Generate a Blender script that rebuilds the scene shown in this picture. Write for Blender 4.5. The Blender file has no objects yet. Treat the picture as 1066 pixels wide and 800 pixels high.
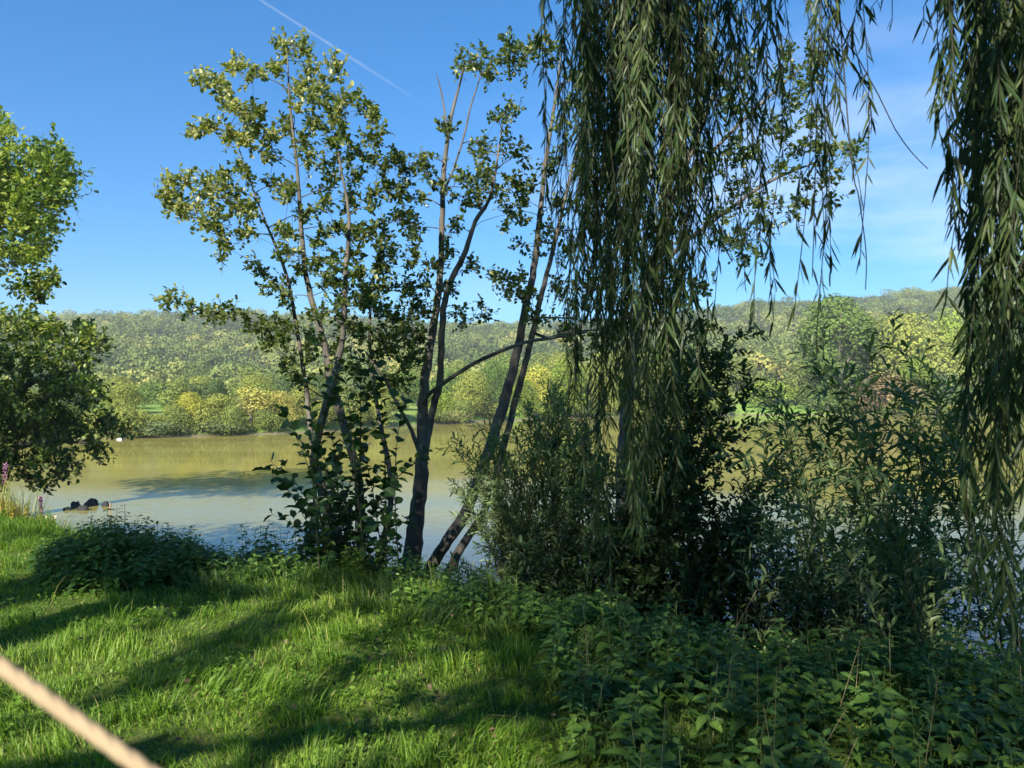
import bpy, math
import numpy as np
from math import radians, sin, cos, tan, atan, pi

rng = np.random.default_rng(11)
scene = bpy.context.scene
COL = scene.collection

# ------------------------------------------------------------------ camera
F = 790.0
PITCH = atan(12 / F)
EYE = np.array([0.0, 0.0, 1.6])
WATER = -2.6
cam_d = bpy.data.cameras.new('camera')
cam = bpy.data.objects.new('camera', cam_d)
COL.objects.link(cam)
cam.location = EYE
cam.rotation_euler = (pi / 2 + PITCH, 0, 0)
cam_d.sensor_width = 36
cam_d.lens = F / 1066 * 36
cam_d.clip_start = 0.05
cam_d.clip_end = 20000
cam_d.dof.use_dof = True
cam_d.dof.focus_distance = 8
cam_d.dof.aperture_fstop = 5.0
scene.camera = cam

def at(px, py, d):
    """point seen at picture position px, py and standing d metres ahead"""
    px = np.asarray(px, float); py = np.asarray(py, float); d = np.asarray(d, float)
    u = (px - 533) / F; v = (400 - py) / F
    y = cos(PITCH) - sin(PITCH) * v
    z = sin(PITCH) + cos(PITCH) * v
    s = d / y
    return np.stack([u * s + 0 * v, y * s, z * s + EYE[2]], -1)

# sun: behind the photographer, a little to the left
SUN_EL = radians(35)
SUN_AZ = radians(200.6)
S = np.array([sin(SUN_AZ) * cos(SUN_EL), cos(SUN_AZ) * cos(SUN_EL), sin(SUN_EL)])

# ------------------------------------------------------------------ noise
def _hash(ix, iy, seed):
    h = (ix.astype(np.int64) * 374761393 + iy.astype(np.int64) * 668265263 + seed * 974711) & 0xffffffff
    h = ((h ^ (h >> 13)) * 1274126177) & 0xffffffff
    return ((h ^ (h >> 16)) & 0xffff) / 65535.0

def vnoise(x, y, seed=0):
    x = np.asarray(x, float); y = np.asarray(y, float)
    ix = np.floor(x); iy = np.floor(y); fx = x - ix; fy = y - iy
    fx = fx * fx * (3 - 2 * fx); fy = fy * fy * (3 - 2 * fy)
    a = _hash(ix, iy, seed); b = _hash(ix + 1, iy, seed)
    c = _hash(ix, iy + 1, seed); d = _hash(ix + 1, iy + 1, seed)
    return (a * (1 - fx) + b * fx) * (1 - fy) + (c * (1 - fx) + d * fx) * fy

def fnoise(x, y, seed=0, o=3):
    v = 0; a = 1; s = 0
    for k in range(o):
        v = v + a * vnoise(x * 2 ** k, y * 2 ** k, seed + k); s += a; a *= .5
    return v / s

# ------------------------------------------------------------------ mesh accumulator
def norm(v):
    return v / np.maximum(np.linalg.norm(v, axis=-1, keepdims=True), 1e-9)

class Acc:
    def __init__(self):
        self.V = []; self.T = []; self.L = []; self.C = []; self.M = []; self.S = []; self.n = 0
    def inst(self, verts, faces, tint=0.5, mi=0, smooth=False):
        n, k, _ = verts.shape
        if n == 0: return
        base = self.n + np.arange(n) * k
        self.V.append(verts.reshape(-1, 3))
        self.T.append(np.repeat(np.broadcast_to(np.asarray(tint, float), (n,)), k))
        for m in (3, 4):
            fs = np.array([f for f in faces if len(f) == m])
            if len(fs) == 0: continue
            idx = (base[:, None, None] + fs[None]).reshape(-1)
            nf = n * len(fs)
            self.L.append(idx); self.C.append(np.full(nf, m)); self.M.append(np.full(nf, mi)); self.S.append(np.full(nf, smooth))
        self.n += n * k
    def grid(self, verts, faces4, tint, mi=0, smooth=True):
        self.V.append(verts); self.T.append(np.broadcast_to(np.asarray(tint, float), (len(verts),)))
        f = (np.asarray(faces4) + self.n)
        self.L.append(f.reshape(-1)); self.C.append(np.full(len(f), f.shape[1])); self.M.append(np.full(len(f), mi)); self.S.append(np.full(len(f), smooth))
        self.n += len(verts)
    def tube(self, P, R, sides=8, tint=0.5, mi=0, cap=True, rough=0.0):
        P = np.asarray(P, float); R = np.asarray(R, float); m = len(P)
        D = norm(np.gradient(P, axis=0))
        ref = np.array([1.0, 0.13, 0.07]) if abs(D[:, 0]).max() < .85 else np.array([0.1, 1.0, 0.2])
        A = norm(np.cross(D, ref)); B = np.cross(D, A)
        th = np.arange(sides) / sides * 2 * pi
        rr = R[:, None] * (1 + rough * rng.normal(size=(m, sides)))
        ring = P[:, None] + rr[..., None] * (np.cos(th)[None, :, None] * A[:, None] + np.sin(th)[None, :, None] * B[:, None])
        V = ring.reshape(-1, 3)
        i = np.arange(m - 1)[:, None] * sides; j = np.arange(sides)[None]; j2 = (j + 1) % sides
        Fc = np.stack([i + j, i + j2, i + sides + j2, i + sides + j], -1).reshape(-1, 4)
        self.grid(V, Fc, tint, mi)
        if cap:
            for r, e in ((0, P[0]), (m - 1, P[-1])):
                vv = np.vstack([ring[r], e[None]])
                ff = np.stack([np.arange(sides), (np.arange(sides) + 1) % sides, np.full(sides, sides)], -1)
                self.grid(vv, ff, tint, mi)
    def segs(self, P0, P1, r0, r1, tint=0.5, mi=0):
        P0 = np.asarray(P0, float); P1 = np.asarray(P1, float)
        if len(P0) == 0: return
        D = norm(P1 - P0); A = norm(np.cross(D, np.array([.3, .9, .31]))); B = np.cross(D, A)
        r0 = np.broadcast_to(r0, (len(P0),))[:, None]; r1 = np.broadcast_to(r1, (len(P0),))[:, None]
        vs = []
        for P, r in ((P0, r0), (P1, r1)):
            for k in range(3):
                a = k * 2 * pi / 3
                vs.append(P + r * (cos(a) * A + sin(a) * B))
        self.inst(np.stack(vs, 1), [(0, 1, 4, 3), (1, 2, 5, 4), (2, 0, 3, 5)], tint, mi, True)
    def leaf_hi(self, B, D, N, L, W, tint, bend=0.15, mi=0, fold=.18, sh=(.32, .7, .95, .72)):
        n = len(B)
        D = norm(D); Sd = norm(np.cross(D, N)); N = np.cross(Sd, D)
        L = np.broadcast_to(L, (n,))[:, None]; W = np.broadcast_to(W, (n,))[:, None]; bend = np.broadcast_to(bend, (n,))[:, None]
        g = np.array([0, 0, -1.0])
        m1 = B + D * L * sh[0] + g * L * bend * .12; m2 = B + D * L * sh[1] + g * L * bend * .45; t = B + D * L + g * L * bend
        r1 = m1 + Sd * W * .5 * sh[2] + N * W * fold; l1 = m1 - Sd * W * .5 * sh[2] + N * W * fold
        r2 = m2 + Sd * W * .5 * sh[3] + N * W * fold; l2 = m2 - Sd * W * .5 * sh[3] + N * W * fold
        self.inst(np.stack([B, m1, m2, t, r1, r2, l1, l2], 1),
                  [(0, 4, 1), (2, 5, 3), (0, 1, 6), (2, 3, 7), (1, 4, 5, 2), (1, 2, 7, 6)], tint, mi)
    def leaf_lo(self, B, D, N, L, W, tint, mi=0, fold=.15, mid=.5):
        n = len(B)
        D = norm(D); Sd = norm(np.cross(D, N)); N = np.cross(Sd, D)
        L = np.broadcast_to(L, (n,))[:, None]; W = np.broadcast_to(W, (n,))[:, None]
        a = B + D * L * .22; b = B + D * L * .75
        r1 = a + Sd * W * .42 + N * W * fold; l1 = a - Sd * W * .42 + N * W * fold
        r2 = b + Sd * W * .4 + N * W * fold; l2 = b - Sd * W * .4 + N * W * fold
        self.inst(np.stack([B, r1, r2, B + D * L, l2, l1], 1), [(0, 1, 2, 3), (0, 3, 4, 5)], tint, mi)
    def build(self, name, mats, parent=None, props=None):
        me = bpy.data.meshes.new(name)
        V = np.concatenate(self.V); T = np.concatenate(self.T); Lp = np.concatenate(self.L)
        C = np.concatenate(self.C); M = np.concatenate(self.M); Sm = np.concatenate(self.S)
        if parent is not None:
            V = V - np.array(parent.get('_base', (0, 0, 0)))
        elif props and 'base' in props:
            V = V - np.array(props['base'])
        me.vertices.add(len(V)); me.vertices.foreach_set('co', V.astype(np.float32).ravel())
        me.loops.add(len(Lp)); me.loops.foreach_set('vertex_index', Lp.astype(np.int32))
        me.polygons.add(len(C))
        st = np.concatenate([[0], np.cumsum(C)[:-1]])
        me.polygons.foreach_set('loop_start', st.astype(np.int32))
        me.polygons.foreach_set('material_index', M.astype(np.int32))
        me.polygons.foreach_set('use_smooth', Sm.astype(bool))
        a = me.attributes.new('tint', 'FLOAT', 'POINT'); a.data.foreach_set('value', T.astype(np.float32))
        me.update(calc_edges=True)
        if not isinstance(mats, (list, tuple)): mats = [mats]
        for m in mats: me.materials.append(m)
        o = bpy.data.objects.new(name, me); COL.objects.link(o)
        if parent is not None: o.parent = parent
        elif props and 'base' in props: o.location = props['base']
        return o

BASES = {}
def thing(name, label, cat, base, group=None):
    o = bpy.data.objects.new(name, None); COL.objects.link(o)
    o.empty_display_size = .2
    o.location = base; o['label'] = label; o['category'] = cat; o['_base'] = [float(v) for v in base]
    if group: o['group'] = group
    return o
def tag(o, label=None, cat=None, group=None, kind=None):
    if label: o['label'] = label
    if cat: o['category'] = cat
    if group: o['group'] = group
    if kind: o['kind'] = kind
    return o

# ------------------------------------------------------------------ materials
def new_mat(name):
    m = bpy.data.materials.new(name); m.use_nodes = True
    nt = m.node_tree; nt.nodes.clear()
    return m, nt, nt.nodes, nt.links

def ramp(nodes, cols, pos=None):
    r = nodes.new('ShaderNodeValToRGB')
    e = r.color_ramp.elements
    n = len(cols); pos = pos or [i / (n - 1) for i in range(n)]
    while len(e) < n: e.new(.5)
    for i, (c, p) in enumerate(zip(cols, pos)):
        e[i].position = p; e[i].color = (*c, 1)
    return r

def leaf_mat(name, cols, trans=.35, rough=.45, tcol=1.25, objcol=False, spec=.4):
    m, nt, N, L = new_mat(name)
    out = N.new('ShaderNodeOutputMaterial')
    at_ = N.new('ShaderNodeAttribute'); at_.attribute_name = 'tint'
    r = ramp(N, cols); L.new(at_.outputs['Fac'], r.inputs[0])
    col = r.outputs[0]
    if objcol:
        oi = N.new('ShaderNodeObjectInfo'); mx = N.new('ShaderNodeMix'); mx.data_type = 'RGBA'; mx.blend_type = 'MULTIPLY'
        mx.inputs[0].default_value = 1
        L.new(col, mx.inputs[6]); L.new(oi.outputs['Color'], mx.inputs[7]); col = mx.outputs[2]
    p = N.new('ShaderNodeBsdfPrincipled'); p.inputs['Roughness'].default_value = rough
    p.inputs['Specular IOR Level'].default_value = spec
    L.new(col, p.inputs['Base Color'])
    t = N.new('ShaderNodeBsdfTranslucent')
    mu = N.new('ShaderNodeMix'); mu.data_type = 'RGBA'; mu.blend_type = 'MULTIPLY'; mu.inputs[0].default_value = 1
    mu.inputs[7].default_value = (tcol * 1.05, tcol * 1.15, tcol * .45, 1)
    L.new(col, mu.inputs[6]); L.new(mu.outputs[2], t.inputs['Color'])
    ms = N.new('ShaderNodeMixShader'); ms.inputs[0].default_value = trans
    L.new(p.outputs[0], ms.inputs[1]); L.new(t.outputs[0], ms.inputs[2]); L.new(ms.outputs[0], out.inputs[0])
    return m

def bark_mat(name, c1, c2, scale=14, bump=.5):
    m, nt, N, L = new_mat(name)
    out = N.new('ShaderNodeOutputMaterial'); p = N.new('ShaderNodeBsdfPrincipled'); p.inputs['Roughness'].default_value = .85
    tc = N.new('ShaderNodeTexCoord'); mp = N.new('ShaderNodeMapping'); mp.inputs['Scale'].default_value = (1, 1, .35)
    L.new(tc.outputs['Object'], mp.inputs[0])
    n1 = N.new('ShaderNodeTexNoise'); n1.inputs['Scale'].default_value = scale; n1.inputs['Detail'].default_value = 6
    n2 = N.new('ShaderNodeTexNoise'); n2.inputs['Scale'].default_value = scale * .25; n2.inputs['Detail'].default_value = 3
    L.new(mp.outputs[0], n1.inputs[0]); L.new(tc.outputs['Object'], n2.inputs[0])
    r = ramp(N, [c1, c2], [.35, .68]); ad = N.new('ShaderNodeMath'); ad.operation = 'MULTIPLY_ADD'
    ad.inputs[1].default_value = .5; L.new(n2.outputs[0], ad.inputs[0])
    hm = N.new('ShaderNodeMath'); hm.operation = 'MULTIPLY'; hm.inputs[1].default_value = .5; L.new(n1.outputs[0], hm.inputs[0])
    L.new(hm.outputs[0], ad.inputs[2]); L.new(ad.outputs[0], r.inputs[0]); L.new(r.outputs[0], p.inputs['Base Color'])
    b = N.new('ShaderNodeBump'); b.inputs['Strength'].default_value = bump; b.inputs['Distance'].default_value = .02
    L.new(n1.outputs[0], b.inputs['Height']); L.new(b.outputs[0], p.inputs['Normal'])
    L.new(p.outputs[0], out.inputs[0])
    return m

def plain_mat(name, c, rough=.7, spec=.3):
    m, nt, N, L = new_mat(name)
    out = N.new('ShaderNodeOutputMaterial'); p = N.new('ShaderNodeBsdfPrincipled')
    n = N.new('ShaderNodeTexNoise'); n.inputs['Scale'].default_value = 30; n.inputs['Detail'].default_value = 5
    tc = N.new('ShaderNodeTexCoord'); L.new(tc.outputs['Object'], n.inputs[0])
    r = ramp(N, [tuple(v * .7 for v in c), tuple(min(1, v * 1.2) for v in c)], [.3, .7]); L.new(n.outputs[0], r.inputs[0])
    L.new(r.outputs[0], p.inputs['Base Color']); p.inputs['Roughness'].default_value = rough; p.inputs['Specular IOR Level'].default_value = spec
    L.new(p.outputs[0], out.inputs[0])
    return m

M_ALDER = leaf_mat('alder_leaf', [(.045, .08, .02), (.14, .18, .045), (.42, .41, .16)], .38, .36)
M_BIGLEAF = leaf_mat('sucker_leaf', [(.022, .055, .015), (.04, .09, .022), (.08, .14, .03)], .3, .4)
M_WILLOW = leaf_mat('weeping_willow_leaf', [(.024, .052, .018), (.05, .092, .03), (.14, .18, .06)], .3, .45)
M_SALLOW = leaf_mat('willow_shrub_leaf', [(.06, .105, .045), (.12, .185, .07), (.22, .28, .11)], .3, .45)
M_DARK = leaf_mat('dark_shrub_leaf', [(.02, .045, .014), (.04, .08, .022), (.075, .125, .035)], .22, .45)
M_NETTLE = leaf_mat('nettle_leaf', [(.035, .085, .016), (.075, .155, .026), (.16, .27, .05)], .35, .5)
M_GRASS = leaf_mat('grass_blade', [(.055, .13, .014), (.15, .27, .028), (.3, .4, .06), (.5, .42, .18)], .4, .5)
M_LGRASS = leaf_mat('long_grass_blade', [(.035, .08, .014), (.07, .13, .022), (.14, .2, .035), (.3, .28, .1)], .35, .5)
M_REED = leaf_mat('reed_blade', [(.14, .2, .04), (.28, .3, .06), (.45, .4, .14)], .4, .5)
M_FAR = leaf_mat('far_leaf', [(.5, .55, .5), (.9, .95, .8), (1.25, 1.2, 1.0)], .15, .7, objcol=True, spec=.15)
M_LTREE = leaf_mat('bank_tree_leaf', [(.045, .095, .016), (.12, .19, .03), (.36, .4, .07)], .4, .45)
M_FOREST = leaf_mat('forest_leaf', [(.055, .085, .032), (.12, .165, .045), (.2, .24, .065), (.33, .31, .085)], .12, .7, spec=.15)
M_LTREE_SHADED = leaf_mat('drooping_tree_shaded_leaf', [(.03, .065, .014), (.065, .115, .02), (.3, .34, .06)], .33, .45)  # darker ramp: the shade on this tree is put into its leaf colour
M_BARK = bark_mat('alder_bark', (.05, .042, .034), (.17, .15, .125))
M_WBARK = bark_mat('willow_bark', (.06, .05, .035), (.2, .17, .12), 9, .9)
M_TWIG = plain_mat('twig_bark', (.05, .048, .028))
M_STEM = plain_mat('green_stem', (.09, .13, .04))
M_FARBARK = plain_mat('far_bark', (.12, .1, .08))

# ------------------------------------------------------------------ terrain
EX = [-60, -30, -16, -9, -6, -4, -2.3, -1, 0, .6, 1.5, 3, 5, 9, 30]
EYE_ = [24, 22, 17, 12.2, 9.8, 8.3, 7.3, 6.8, 6.1, 5.5, 4.7, 4.4, 4.4, 5, 8]
def edge(x): return np.interp(x, EX, EYE_) + .25 * (vnoise(np.asarray(x) * .8, 0 * np.asarray(x), 5) - .5)

SH_PX = [-500, 0, 120, 300, 460, 600, 800, 1066, 1600]
SH_Y = [60, 70, 74, 84, 112, 145, 165, 160, 150]
CR_PX = [-500, 0, 80, 250, 330, 420, 547, 640, 740, 800, 880, 1000, 1066, 1600]
CR_Y = [335, 330, 328, 327, 331, 336, 338, 336, 328, 321, 313, 299, 295, 290]
CREST = 620.0
def hgt(x, y):
    x = np.asarray(x, float); y = np.asarray(y, float)
    s = y - edge(x)
    z0 = .1 * (fnoise(x * .5, y * .5, 2) - .5) + .04 * (fnoise(x * 2.2, y * 2.2, 9) - .5)
    # gentle fall of the lawn towards the bank
    z0 = z0 - .12 * np.clip((s + 1.6) / 1.6, 0, 1) ** 2
    k = np.clip(s / 4.6, 0, 1); near = z0 * (1 - k) - 3.9 * k ** .9 * 1.0
    t = np.clip(x / np.maximum(y, 1), -1.4, 1.4); px = 533 + F * t
    ys = np.interp(px, SH_PX, SH_Y) + 2.5 * (fnoise(x * .06, y * .02, 21) - .5)
    r = y - ys
    cz = 1.6 + (412 - np.interp(px, CR_PX, CR_Y)) / F * CREST - 9
    q = np.clip((y - 215) / (CREST - 215), 0, 1)
    hill = (cz + .5) * (q * .45 + .55 * q * q * (3 - 2 * q)) + 5 * (fnoise(x * .012, y * .012, 31) - .5) * np.clip(q * 3, 0, 1) * np.clip((1 - q) * 3, 0, 1)
    far = -3.9 + 1.4 * np.clip((r + 8) / 8, 0, 1) + 1.3 * np.clip(r / 6, 0, 1) + 1.2 * np.clip((r - 6) / 30, 0, 1) + .3 * (fnoise(x * .1, y * .1, 8) - .5) * np.clip(r / 6, 0, 1)
    far = far + hill + 3.2 * np.clip((r - 2) / 28, 0, 1) * np.clip(1 - np.abs(px - 785) / 110, 0, 1)
    return np.where(r > -8, far, near)

def axis(*parts):
    v = np.concatenate([np.arange(a, b, s) for a, b, s in parts]); return v
xs = axis((-1400, -260, 60), (-260, -60, 5), (-60, -12, 2), (-12, 12, .3), (12, 60, 2), (60, 260, 5), (260, 1401, 60))
ys = axis((-500, -20, 40), (-20, 2, 1), (2, 14, .3), (14, 60, 2.5), (60, 200, 2.5), (200, 700, 16), (700, 2500, 150))
X, Y = np.meshgrid(xs, ys)
Z = hgt(X, Y)
A = Acc()
V = np.stack([X, Y, Z], -1).reshape(-1, 3)
ny, nx = X.shape
ii = (np.arange(ny - 1)[:, None] * nx + np.arange(nx - 1)[None]).reshape(-1)
A.grid(V, np.stack([ii, ii + 1, ii + nx + 1, ii + nx], -1), .5)
def ground_mat():
    m, nt, N, L = new_mat('earth_and_grass')
    out = N.new('ShaderNodeOutputMaterial'); p = N.new('ShaderNodeBsdfPrincipled'); p.inputs['Roughness'].default_value = .95
    p.inputs['Specular IOR Level'].default_value = .1
    g = N.new('ShaderNodeNewGeometry'); sp = N.new('ShaderNodeSeparateXYZ'); L.new(g.outputs['Position'], sp.inputs[0])
    n1 = N.new('ShaderNodeTexNoise'); n1.inputs['Scale'].default_value = 6; n1.inputs['Detail'].default_value = 8; L.new(g.outputs['Position'], n1.inputs[0])
    near = ramp(N, [(.05, .07, .015), (.09, .13, .03), (.14, .12, .05)], [.3, .55, .75]); L.new(n1.outputs[0], near.inputs[0])
    n2 = N.new('ShaderNodeTexNoise'); n2.inputs['Scale'].default_value = .09; n2.inputs['Detail'].default_value = 7; L.new(g.outputs['Position'], n2.inputs[0])
    far = ramp(N, [(.1, .18, .035), (.17, .27, .05), (.26, .28, .09)], [.35, .5, .68]); L.new(n2.outputs[0], far.inputs[0])
    fo = ramp(N, [(.03, .045, .02), (.06, .07, .03)], [.35, .65]); L.new(n2.outputs[0], fo.inputs[0])
    def mix(fac, a, b):
        x = N.new('ShaderNodeMix'); x.data_type = 'RGBA'; L.new(fac, x.inputs[0]); L.new(a, x.inputs[6]); L.new(b, x.inputs[7]); return x.outputs[2]
    def mr(v, a, b):
        x = N.new('ShaderNodeMapRange'); x.inputs[1].default_value = a; x.inputs[2].default_value = b; L.new(v, x.inputs[0]); return x.outputs[0]
    c = mix(mr(sp.outputs[1], 40, 60), near.outputs[0], far.outputs[0])
    c = mix(mr(sp.outputs[1], 215, 235), c, fo.outputs[0])
    # mud and stones along the water's edge
    mud = N.new('ShaderNodeRGB'); mud.outputs[0].default_value = (.2, .165, .11, 1)
    mn = N.new('ShaderNodeMath'); mn.operation = 'MULTIPLY_ADD'; mn.inputs[1].default_value = .7; L.new(n2.outputs[0], mn.inputs[0]); L.new(sp.outputs[2], mn.inputs[2])
    c = mix(mr(mn.outputs[0], -2.0, -2.2), c, mud.outputs[0])
    L.new(c, p.inputs['Base Color'])
    b = N.new('ShaderNodeBump'); b.inputs['Distance'].default_value = .03; L.new(n1.outputs[0], b.inputs['Height']); L.new(b.outputs[0], p.inputs['Normal'])
    L.new(p.outputs[0], out.inputs[0])
    return m
tag(A.build('ground', ground_mat()), kind='structure')

# water
def water_mat():
    m, nt, N, L = new_mat('river_water')
    out = N.new('ShaderNodeOutputMaterial'); p = N.new('ShaderNodeBsdfPrincipled')
    p.inputs['Roughness'].default_value = .04; p.inputs['IOR'].default_value = 1.3
    g = N.new('ShaderNodeNewGeometry')
    def noise(sx, sy, sc, det):
        mp = N.new('ShaderNodeMapping'); mp.inputs['Scale'].default_value = (sx, sy, 1); mp.inputs['Rotation'].default_value = (0, 0, .12)
        n = N.new('ShaderNodeTexNoise'); n.inputs['Scale'].default_value = sc; n.inputs['Detail'].default_value = det
        L.new(g.outputs['Position'], mp.inputs[0]); L.new(mp.outputs[0], n.inputs[0]); return n
    big = noise(1, 2.2, .07, 4)
    r = ramp(N, [(.19, .17, .045), (.245, .215, .06)], [.4, .6]); L.new(big.outputs[0], r.inputs[0])
    sq = N.new('ShaderNodeSeparateXYZ'); L.new(g.outputs['Position'], sq.inputs[0])
    near_shade = N.new('ShaderNodeMapRange'); near_shade.inputs[1].default_value = 17; near_shade.inputs[2].default_value = 27; L.new(sq.outputs[1], near_shade.inputs[0])  # near water darkened in its base colour, as shade under the bank trees
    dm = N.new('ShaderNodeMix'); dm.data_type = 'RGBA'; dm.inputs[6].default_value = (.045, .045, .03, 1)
    L.new(near_shade.outputs[0], dm.inputs[0]); L.new(r.outputs[0], dm.inputs[7]); L.new(dm.outputs[2], p.inputs['Base Color'])
    io = N.new('ShaderNodeMapRange'); io.inputs[1].default_value = 22; io.inputs[2].default_value = 34; io.inputs[3].default_value = 1.33; io.inputs[4].default_value = 1.045; L.new(sq.outputs[1], io.inputs[0]); L.new(io.outputs[0], p.inputs['IOR'])
    a = noise(1, 1.9, 2.2, 3); b = noise(1, 1.6, 9, 2)
    # calm and ruffled patches
    mr = N.new('ShaderNodeMapRange'); mr.inputs[1].default_value = .35; mr.inputs[2].default_value = .68; mr.inputs[3].default_value = .08; mr.inputs[4].default_value = .4
    L.new(big.outputs[0], mr.inputs[0])
    spw = N.new('ShaderNodeSeparateXYZ'); L.new(g.outputs['Position'], spw.inputs[0])
    ca = N.new('ShaderNodeMapRange'); ca.inputs[1].default_value = 19; ca.inputs[2].default_value = 36; ca.inputs[3].default_value = 3.0; ca.inputs[4].default_value = .13; L.new(spw.outputs[1], ca.inputs[0])
    mm_ = N.new('ShaderNodeMath'); mm_.operation = 'MULTIPLY'; L.new(mr.outputs[0], mm_.inputs[0]); L.new(ca.outputs[0], mm_.inputs[1]); mr = mm_
    b1 = N.new('ShaderNodeBump'); b1.inputs['Distance'].default_value = .03; L.new(a.outputs[0], b1.inputs['Height']); L.new(mr.outputs[0], b1.inputs['Strength'])
    b2 = N.new('ShaderNodeBump'); b2.inputs['Distance'].default_value = .006; L.new(b.outputs[0], b2.inputs['Height']); L.new(mr.outputs[0], b2.inputs['Strength'])
    L.new(b1.outputs[0], b2.inputs['Normal']); L.new(b2.outputs[0], p.inputs['Normal'])
    L.new(p.outputs[0], out.inputs[0])
    return m
A = Acc()
wx = np.linspace(-1300, 1300, 27); wy = np.linspace(4, 230, 12)
WX, WY = np.meshgrid(wx, wy)
V = np.stack([WX, WY, WX * 0 + WATER], -1).reshape(-1, 3); ny, nx = WX.shape
ii = (np.arange(ny - 1)[:, None] * nx + np.arange(nx - 1)[None]).reshape(-1)
A.grid(V, np.stack([ii, ii + 1, ii + nx + 1, ii + nx], -1), .5)
tag(A.build('river_water', water_mat()), kind='structure')

# ------------------------------------------------------------------ light pattern on the lawn: gaps in the willow crown
def to_ground(px, py, z=0.0):
    v = (400 - py) / F; yy = cos(PITCH) - sin(PITCH) * v; zz = sin(PITCH) + cos(PITCH) * v
    s = (z - EYE[2]) / zz
    return (px - 533) / F * s, yy * s
az = np.array([S[0], S[1]]) / np.hypot(S[0], S[1]); pz = np.array([-az[1], az[0]])
GAPS = [(85, 575, .35, .6), (180, 560, .25, .5), (265, 600, .3, .5), (640, 640, .15, .25), (700, 650, .12, .2), (560, 610, .2, .3), (25, 580, 1.3, 2.4), (10, 640, .5, 1.2), (110, 655, .3, .8), (185, 660, .22, .9), (250, 640, .22, .9), (335, 662, .3, .9), (290, 715, .3, .7),
        (195, 735, .32, .6), (90, 765, .3, .45), (25, 745, .25, .4), (250, 775, .25, .4), (430, 618, .35, .45), (415, 700, .22, .55),
        (400, 765, .18, .35), (490, 690, .16, .45), (520, 775, .2, .35), (548, 790, .12, .3), (600, 765, .09, .16), (590, 678, .1, .12),
        (340, 785, .22, .35), (355, 625, .3, .5), (120, 700, .22, .6), (300, 600, .5, .5), (500, 640, .12, .3), (60, 700, .22, .5), (455, 770, .12, .35)]
GP = [(*to_ground(a, b), c, d) for a, b, c, d in GAPS] + [(.3, 2.2, .5, .8), (2.05, 3.0, .22, .3), (1.75, 3.9, .1, .2), (.9, 3.2, .06, .15)]
def lit_value(gx, gy):
    v = np.zeros_like(gx)
    for cx, cy, bu, av in GP:
        dx = gx - cx; dy = gy - cy
        u = (dx * pz[0] + dy * pz[1]) / (bu * .68); w = (dx * az[0] + dy * az[1]) / (av * .95)
        v = np.maximum(v, np.exp(-(u * u + w * w) * .7))
    return v
def sun_blocked_ok(P):
    """keep a leaf of the big crown? False where light gets through to the lawn or to the sunlit alder crown"""
    t = P[:, 2] / S[2]
    gx = P[:, 0] - S[0] * t; gy = P[:, 1] - S[1] * t
    uu = gx * pz[0] + gy * pz[1]; ww = gx * az[0] + gy * az[1]
    nz = fnoise(uu * 2.2, ww * .8, 77)
    lv = lit_value(gx, gy) + .8 * (nz - .5)
    keep = lv < .47
    on_lawn = gy < edge(gx) + .3
    t8 = (P[:, 1] - 8) / S[1]
    hx = P[:, 0] - S[0] * t8; hz = P[:, 2] - S[2] * t8
    hpx = 533 + F * hx / 8; hpy = 412 - F * (hz - EYE[2]) / 8
    thr = np.interp(hpx, [-400, 0, 200, 330, 420, 470, 560, 680, 900], [700, 700, 540, 440, 360, 210, 110, -20, -400])
    thr = thr + 110 * (fnoise(hpx / 45., hpy / 45., 5) - .5)
    spot = ((hpx - 515) / 30) ** 2 + ((hpy - 555) / 40) ** 2 < 1
    keep2 = ~((hpy < thr) | spot | ((hpx > 760) & (fnoise(hpx / 30., hpy / 30., 8) > .52)))
    return np.where(on_lawn, keep, keep2)

# ------------------------------------------------------------------ generic woody plant
def catmull(P, step=.08):
    P = np.asarray(P, float); out = []
    Q = np.vstack([2 * P[0] - P[1], P, 2 * P[-1] - P[-2]])
    for i in range(1, len(Q) - 2):
        n = max(2, int(np.linalg.norm(Q[i + 1][:3] - Q[i][:3]) / step))
        for t in np.arange(n) / n:
            a, b, c, d = Q[i - 1], Q[i], Q[i + 1], Q[i + 2]
            out.append(.5 * ((2 * b) + (-a + c) * t + (2 * a - 5 * b + 4 * c - d) * t * t + (-a + 3 * b - 3 * c + d) * t ** 3))
    out.append(Q[-2]); return np.array(out)

def px_path(pts, r_unit=True):
    """pts: (px, py, depth, width in px) -> x y z radius"""
    o = []
    for px, py, d, w in pts:
        p = at(px, py, d); o.append([*p, w * d / F * .5 * .82])
    return np.array(o)

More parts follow.
